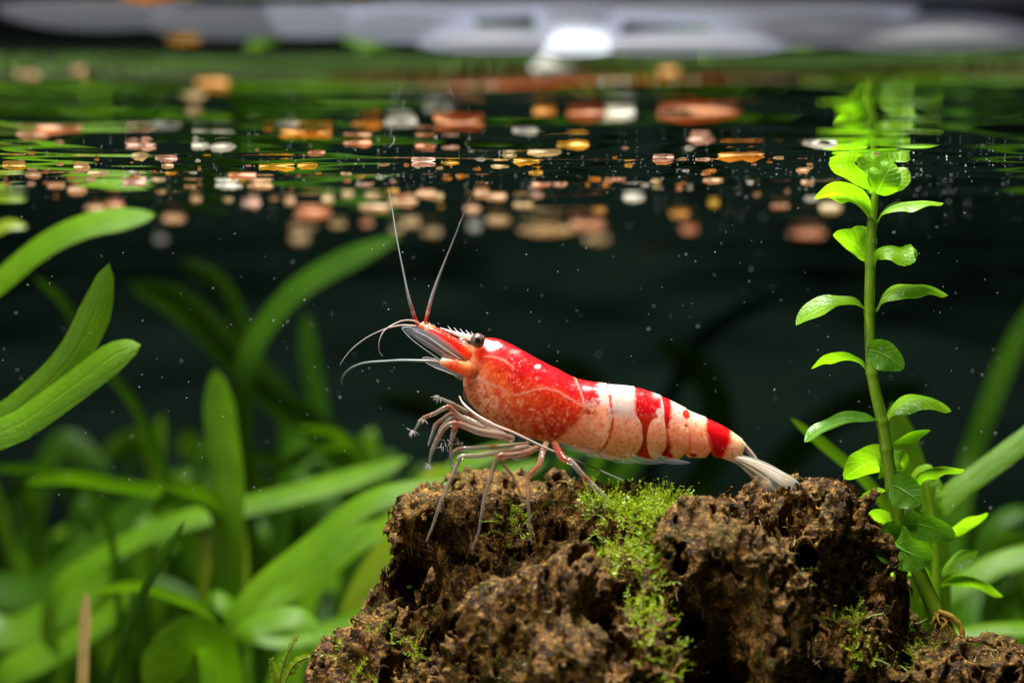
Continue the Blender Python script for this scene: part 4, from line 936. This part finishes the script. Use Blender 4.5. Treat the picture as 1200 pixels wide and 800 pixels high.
for k, (x, y, x2, y2, w_) in enumerate(((340, 20, 290, 70, 34), (400, 26, 440, 62, 40), (520, 32, 560, 74, 40), (470, 30, 420, 78, 40), (600, 28, 640, 60, 30), (860, 30, 810, 72, 40), (900, 30, 950, 66, 44), (980, 28, 1030, 56, 36), (1040, 26, 1100, 66, 44), (1130, 20, 1190, 62, 40))):
    V, Qd, uv = leaf_geo(pxl([(x, y, 21.5), (x*.6+x2*.4, y*.6+y2*.4-6, 21.2), (x2, y2, 21)]), w_*PX*2.05, prof_round, 60, .2, 16, 7, .05, k); mesh_obj('leaf', V, Qd, M['blade'], trail, uv=uv)
# the thicket further back: random plants with real roots
rp = random.Random(12)
spots = [(x, Y) for x, Y in [(60, 13), (180, 15), (300, 13), (420, 14), (500, 11), (560, 12), (640, 14), (-20, 16), (240, 17), (380, 17), (980, 14), (1080, 15), (1180, 13), (1240, 11), (880, 17), (120, 17), (460, 17)]]
for (x, Y) in spots:
    bl = []
    for q in range(10):
        dx = rp.uniform(-150, 150); top = rp.uniform(490, 680) if x < 700 else rp.uniform(580, 710)
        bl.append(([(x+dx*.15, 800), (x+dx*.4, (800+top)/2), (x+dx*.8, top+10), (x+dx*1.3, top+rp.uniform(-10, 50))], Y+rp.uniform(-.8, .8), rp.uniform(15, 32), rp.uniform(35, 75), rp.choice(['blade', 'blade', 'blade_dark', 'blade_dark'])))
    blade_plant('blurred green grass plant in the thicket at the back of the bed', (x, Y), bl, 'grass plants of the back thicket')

# unseen low grass below the frame, added so the curved water edge mirrors green
rc = np.random.RandomState(9); nb = 2600
bx0 = rc.uniform(-9, 9, nb); by0 = rc.uniform(-6.4, 2.0, nb)
hh_ = rc.uniform(.9, 2.3, nb); an = rc.uniform(0, 6.28, nb); lean = rc.uniform(.1, .8, nb)
rows = []
for t, w_ in ((0, .7), (.35, 1.), (.7, .8), (1, .1)):
    cx = bx0+np.cos(an)*lean*hh_*t*t; cy = np.clip(by0+np.sin(an)*lean*hh_*t*t, -6.5, 9); cz = BED+hh_*(t-.25*lean*t*t)
    ex, ey = -np.sin(an)*.06*w_, np.cos(an)*.06*w_
    rows += [np.stack([cx-ex, cy-ey, cz], 1), np.stack([cx+ex, cy+ey, cz], 1)]
Vc = np.stack(rows, 1).reshape(-1, 3); oc = np.arange(nb)[:, None]*8
Fc = np.concatenate([oc+np.array([k, k+1, k+3, k+2]) for k in (0, 2, 4)])
tag(mesh_obj('mirror_grass', Vc, Fc, M['carpet'], loc=(0, -2, BED)), 'low grass carpet added out of view to green the mirrored water edge', 'grass', kind='stuff')

# ---------------------------------------------------------------- moss on the wood
def moss_geo(pts, nrm, rng, lmin, lmax, wid, nleaf):
    Vs, Fs, off = [], [], 0
    for p, n_ in zip(pts, nrm):
        L = rng.uniform(lmin, lmax); d = n_*.6+np.array([rng.normal()*.55, rng.normal()*.55, .55+rng.normal()*.3]); d /= np.linalg.norm(d)
        bend = np.array([rng.normal(), rng.normal(), rng.normal()-.2])*.35*L
        K = nleaf
        t = np.linspace(0, 1, K+1)
        Cc = p-n_*.01+d*L*t[:, None]+bend*(t**2)[:, None]
        e = np.cross(d, [rng.normal(), rng.normal(), rng.normal()]); e /= np.linalg.norm(e)+1e-9
        v = [Cc-e*wid*.18, Cc+e*wid*.18]
        V = np.concatenate(v); n1 = K+1
        fs = [(i_, i_+1, n1+i_+1, n1+i_) for i_ in range(K)]
        Vs.append(V); Fs += [tuple(i_+off for i_ in q) for q in fs]; off += len(V)
        g = np.cross(d, e)
        for i_ in range(1, K+1):
            for sgn in (-1, 1):
                ang = rng.uniform(0, 6.28); sd = math.cos(ang)*e+math.sin(ang)*g
                l_ = wid*rng.uniform(1.6, 3.2)*(1-.4*t[i_]); tip = Cc[i_]+(sd*.8+d*.7)*l_; sid = np.cross(sd, d)*l_*.2
                Vs.append(np.array([Cc[i_], Cc[i_]+(sd*.8+d*.7)*l_*.45+sid, tip, Cc[i_]+(sd*.8+d*.7)*l_*.45-sid])); Fs.append((off, off+1, off+2, off+3)); off += 4
    return np.concatenate(Vs), Fs
def to_px(V): k = F/(V[:, 1]+D); return 600+V[:, 0]*k, 400-V[:, 2]*k
def pick(V, nrm, regions, rng):
    px, py = to_px(V); sel = []
    for (x, y, rx, ry, y0, y1, n_, upm) in regions:
        m = (((px-x)/rx)**2+((py-y)/ry)**2 < 1) & (V[:, 1] > y0) & (V[:, 1] < y1) & (nrm[:, 2] > upm)
        c_ = np.where(m)[0]
        if len(c_): sel.append(rng.choice(c_, min(n_, len(c_)), replace=False))
    return np.concatenate(sel)
rng = np.random.RandomState(4)
ids = pick(SV, SN, [(745, 600, 58, 24, -.6, .6, 620, .0), (735, 640, 34, 50, -1.2, .3, 420, -.3), (758, 700, 26, 70, -1.6, .0, 420, -.5), (780, 775, 30, 30, -2, 0, 120, -.5), (800, 590, 22, 12, -.2, .8, 60, 0),
                    (995, 715, 22, 28, -.8, .4, 150, -.6), (925, 700, 14, 30, -1., .3, 70, -.6), (690, 590, 20, 20, -.4, .8, 60, -.2), (1005, 770, 18, 26, -.8, .5, 120, -1), (600, 620, 15, 30, -.6, .4, 60, -.6), (450, 770, 60, 40, -.8, .4, 60, -.2)], rng)
V, f = moss_geo(SV[ids], SN[ids], rng, .05, .15, .014, 6)
tag(mesh_obj('moss', V, f, M['moss'], smooth=False, loc=tuple(P(745, 600, 0))), 'bright yellow green moss growing in a streak down the stump', 'moss', kind='stuff')
ids = pick(RV, RN, [(1060, 760, 45, 25, -.8, .4, 120, 0), (1090, 765, 60, 25, -.8, .3, 60, .2)], rng)
V, f = moss_geo(RV[ids], RN[ids], rng, .03, .08, .010, 4)
tag(mesh_obj('moss', V, f, M['moss'], smooth=False, loc=tuple(P(1060, 760, 0))), 'sparse short moss around the root of the stem plant', 'moss', kind='stuff')
# feathery sprig left of the toe of the stump
sprig = thing('moss_sprig', 'small feathery green moss sprig left of the foot of the stump', 'moss', tuple(P(330, 830, .2)))
for q, pts in enumerate(([(330, 860), (327, 800), (334, 772), (347, 746)], [(333, 800), (345, 778), (360, 770), (385, 772)], [(330, 820), (322, 790), (318, 772)], [(340, 860), (365, 800), (385, 780), (410, 768)], [(350, 860), (390, 810), (415, 790), (440, 775)])):
    Cc = spline(pxl([(x, y, .2) for x, y in pts]), 40); T_, A_, B_ = frames(Cc)
    V0, f0 = tube_geo(Cc, np.linspace(1.8, .7, 40)*PX, 6); geos = [(V0, f0)]
    for k in range(6, 40):
        for sgn in (-1, 1):
            l_ = (9-5*k/40)*PX*rp.uniform(.7, 1.2); d = B_[k]*sgn*.85+T_[k]*.6+A_[k]*rp.uniform(-.5, .5)
            tip = Cc[k]+d*l_; mid = Cc[k]+d*l_*.5; sd = np.cross(d, A_[k])*l_*.2
            geos.append((np.array([Cc[k], mid+sd, tip, mid-sd]), [(0, 1, 2, 3)]))
    V, f = merge(geos); mesh_obj('frond', V, f, M['moss'], sprig, smooth=False)

# ---------------------------------------------------------------- food flakes floating at the surface
FC = {'peach': (.9, .60, .40), 'salmon': (.88, .48, .30), 'orange': (.90, .48, .13), 'yellow': (.88, .58, .12), 'cream': (.88, .70, .46), 'white': (.84, .80, .72), 'pink': (.88, .6, .5), 'tan': (.78, .58, .34), 'grey': (.5, .5, .45), 'brown': (.55, .22, .08)}
for k, c in FC.items(): M['flake_'+k] = flake_mat('flake_'+k, c)
FL = [ # px, py, width px, colour
 (32,95,28,'peach'),(91,94,18,'peach'),(175,87,62,'orange'),(215,91,40,'yellow'),(252,100,42,'orange'),(228,110,34,'cream'),(268,46,30,'cream'),(327,65,34,'tan'),(415,80,70,'orange'),(513,70,24,'tan'),(560,84,42,'cream'),(645,92,50,'grey'),(784,93,30,'orange'),
 (193,143,36,'grey'),(228,130,26,'cream'),(337,142,30,'white'),(358,157,64,'orange'),(315,152,11,'orange'),(65,153,62,'salmon'),(37,160,36,'peach'),(432,145,42,'orange'),(470,143,34,'white'),(540,145,64,'brown'),(637,133,36,'orange'),(718,138,64,'white'),(617,154,28,'white'),(820,137,110,'brown'),(690,137,60,'brown'),(513,127,40,'grey'),(505,115,30,'grey'),
 (165,171,34,'pink'),(164,181,30,'cream'),(235,171,24,'white'),(262,172,28,'white'),(242,181,9,'yellow'),(371,177,28,'salmon'),(421,168,30,'salmon'),(497,170,22,'salmon'),(528,171,20,'pink'),(553,176,8,'white'),
 (18,194,24,'yellow'),(55,197,9,'peach'),(40,206,22,'peach'),(95,195,20,'peach'),(116,202,26,'cream'),(195,187,24,'pink'),(197,193,20,'peach'),(201,203,18,'yellow'),(153,200,13,'white'),(226,202,10,'white'),(325,195,42,'yellow'),(361,194,28,'yellow'),(285,206,48,'salmon'),(405,203,14,'cream'),
 (67,218,20,'peach'),(91,222,26,'peach'),(107,212,14,'cream'),(158,215,28,'pink'),(186,212,16,'cream'),(188,224,13,'peach'),(222,218,12,'peach'),(229,233,14,'peach'),(268,217,30,'white'),(305,217,32,'peach'),(268,234,13,'cream'),(295,238,22,'pink'),(110,245,22,'peach'),(135,240,26,'salmon'),(205,256,28,'peach'),(188,280,18,'grey'),
 (370,249,54,'salmon'),(385,234,20,'cream'),(350,280,26,'tan'),(355,266,36,'tan'),(430,262,15,'salmon'),(340,236,16,'peach'),(395,263,18,'tan'),
 (495,190,30,'pink'),(476,195,7,'orange'),(528,192,22,'yellow'),(540,207,16,'orange'),(584,196,22,'cream'),(596,181,18,'cream'),(638,177,38,'cream'),(673,170,34,'yellow'),(617,190,28,'yellow'),(627,202,18,'yellow'),
 (427,216,18,'pink'),(460,222,15,'yellow'),(408,227,16,'cream'),(437,228,18,'cream'),(472,236,30,'peach'),(440,243,36,'peach'),(500,226,22,'peach'),(512,230,18,'cream'),(565,225,20,'peach'),(580,232,24,'peach'),(553,244,22,'peach'),(632,217,24,'salmon'),(629,229,16,'pink'),(613,240,22,'tan'),(585,258,26,'tan'),(480,262,20,'tan'),(505,272,18,'tan'),(557,265,20,'grey'),(645,268,84,'tan'),(690,263,40,'salmon'),(700,280,30,'tan'),(465,268,16,'cream'),
 (720,184,9,'orange'),(736,195,11,'yellow'),(776,184,26,'pink'),(778,191,24,'salmon'),(697,210,17,'orange'),(725,210,16,'salmon'),(710,218,10,'orange'),(768,212,14,'cream'),(755,218,10,'white'),(743,232,24,'white'),(703,246,18,'orange'),(795,252,20,'orange'),(807,269,28,'salmon'),(765,292,18,'orange'),(836,238,16,'yellow'),(809,221,9,'white'),(836,210,26,'peach'),(823,187,20,'pink'),(823,162,28,'pink'),(808,174,16,'white'),(870,182,58,'orange'),(902,191,7,'orange'),(941,200,20,'peach'),(946,215,15,'peach'),(913,241,20,'salmon'),(952,232,18,'white'),(976,243,26,'cream'),(948,274,56,'salmon'),(963,170,40,'white'),(1028,181,10,'cream'),(655,216,20,'pink'),(800,186,10,'peach')]
SPECIAL = {(870, 182): 'large orange curled food flake floating left of the stem plant tip', (718, 138): 'large whitish food flake touching the long reddish brown pieces', (820, 137): 'long thin reddish brown food sliver beside the large whitish flake',
           (645, 268): 'long tan food flake drifting at the far water surface', (948, 274): 'dull salmon oblong flake far behind the stem plant', (963, 170): 'white food flake beside the reflection of the stem plant tip', (1028, 181): 'small cream crumb resting over the tip of the stem plant', (765, 292): 'dim orange crumb at the farthest visible water surface', (188, 280): 'single dull grey crumb at the far left water surface'}
def flake_geo(w_, thick, rng):
    n_ = 18; a = np.linspace(0, 2*math.pi, n_, endpoint=False)
    asp = rng.uniform(.5, .95)
    r = 1+.22*np.sin(2*a+rng.rand()*6)+.16*np.sin(3*a+rng.rand()*6)+.10*np.sin(5*a+rng.rand()*6)+.13*rng.normal(size=n_)
    V, rings = [], [(0.6, 1.0), (.93, .95), (1.0, .55), (.92, -.25), (.55, -.85)]
    for (s_, z) in rings:
        for k in range(n_):
            V.append([.5*w_*r[k]*s_*math.cos(a[k]), .5*w_*asp*r[k]*s_*math.sin(a[k]), thick*.5*(z+.35*rng.normal()*(z < 0))])
    V.append([0, 0, thick*.5]); V.append([0, 0, -thick*.5])
    V = np.array(V); V[:, 2] += -.10*w_*((V[:, 0]/(w_*.5))**2)*rng.uniform(-.4, .5)*.5-.05*w_*np.sin(V[:, 0]/w_*5+rng.rand()*6)*.5
    f = []
    for q in range(4):
        for k in range(n_): f.append((q*n_+k, (q+1)*n_+k, (q+1)*n_+(k+1) % n_, q*n_+(k+1) % n_))
    f += [(5*n_, k, (k+1) % n_) for k in range(n_)]+[(5*n_+1, 4*n_+(k+1) % n_, 4*n_+k) for k in range(n_)]
    ang = rng.uniform(-.6, .6); c, s_ = math.cos(ang), math.sin(ang)
    V[:, :2] = V[:, :2]@np.array([[c, s_], [-s_, c]])
    return V, f
rng = np.random.RandomState(11)
crumb = random.Random(3)
for _ in range(75):
    FL.append((crumb.uniform(5, 960), crumb.gauss(203, 15), crumb.uniform(4, 13), crumb.choice(['peach', 'cream', 'yellow', 'salmon', 'pink', 'white', 'orange'])))
NM = {'pink': 'pale pink', 'grey': 'greyish', 'brown': 'reddish brown', 'yellow': 'golden yellow', 'cream': 'cream', 'peach': 'peach', 'salmon': 'salmon', 'orange': 'orange', 'white': 'white', 'tan': 'tan'}
for (px, py, wp, cl) in FL:
    z = WL*F/(400-py); z = min(z, 43.0); k = z/F
    w_ = wp*k*.86; thick = min(.13*w_+.006, .026)*(1.6 if z > 23.5 else 1.0)*rng.uniform(.7, 1.3)
    X0, Y0 = (px-600)*k, z-D
    V, f = flake_geo(w_, thick, rng)
    loc = np.array([X0, Y0, float(wsurf(np.array(X0), np.array(Y0)))-V[:, 2].max()+.004])
    o = mesh_obj('food_flake', V+loc, f, M['flake_'+cl], loc=tuple(loc))
    size = 'tiny' if w_ < .07 else 'small' if w_ < .14 else 'broad' if w_ < .26 else 'large'
    blur = 'near the front glass' if z < 15.5 else 'in front of the shrimp' if z < 18.7 else 'above the shrimp' if z < 22 else 'behind the shrimp' if z < 27 else 'at the back of the tank'
    lab = SPECIAL.get((px, py), f'{size} {NM[cl]} food flake floating on the water {blur}')
    tag(o, lab, 'food flake', None if (px, py) in SPECIAL else f'{size} {NM[cl]} flakes {blur}')

# drifting specks and the fine dust under the surface: uncountable
octa = np.array([(1, 0, 0), (-1, 0, 0), (0, 1, 0), (0, -1, 0), (0, 0, 1), (0, 0, -1)], float); of = [(0, 2, 4), (2, 1, 4), (1, 3, 4), (3, 0, 4), (2, 0, 5), (1, 2, 5), (3, 1, 5), (0, 3, 5)]
Vs, Fs = [], []
def speck(p, r):
    off = 6*len(Vs); Vs.append(p+octa*r*rng.uniform(.7, 1.3, (1, 3))); Fs.extend([tuple(i_+off for i_ in q) for q in of])
for _ in range(330):
    Y = rng.normal()*1.6; p = P(rng.uniform(0, 1200), rng.uniform(240, 600)**1.0, Y)
    if p[2] < WL-.05: speck(p, rng.choice([.0035, .005, .0065], p=[.55, .33, .12])*.75)
for _ in range(520):
    Y = rng.uniform(-2.2, 3.8); X0 = rng.uniform(-3.8, 3.9); speck(np.array([X0, Y, WL-abs(rng.normal())*.05-.006]), rng.choice([.003, .0045, .0065], p=[.6, .3, .1])*.85)
for _ in range(60):
    Y = rng.uniform(3, 10); X0 = rng.uniform(-6, 6); speck(np.array([X0, Y, WL-abs(rng.normal())*.06-.01]), rng.uniform(.003, .006))
V = np.concatenate(Vs)
tag(mesh_obj('drifting_specks', V, Fs, M['speck'], loc=(0, 0, .5)), 'fine white specks and dust drifting in the dark water', 'specks', kind='stuff')

# working values are not part of the scene
for o in bpy.data.objects:
    if '_loc' in o: del o['_loc']
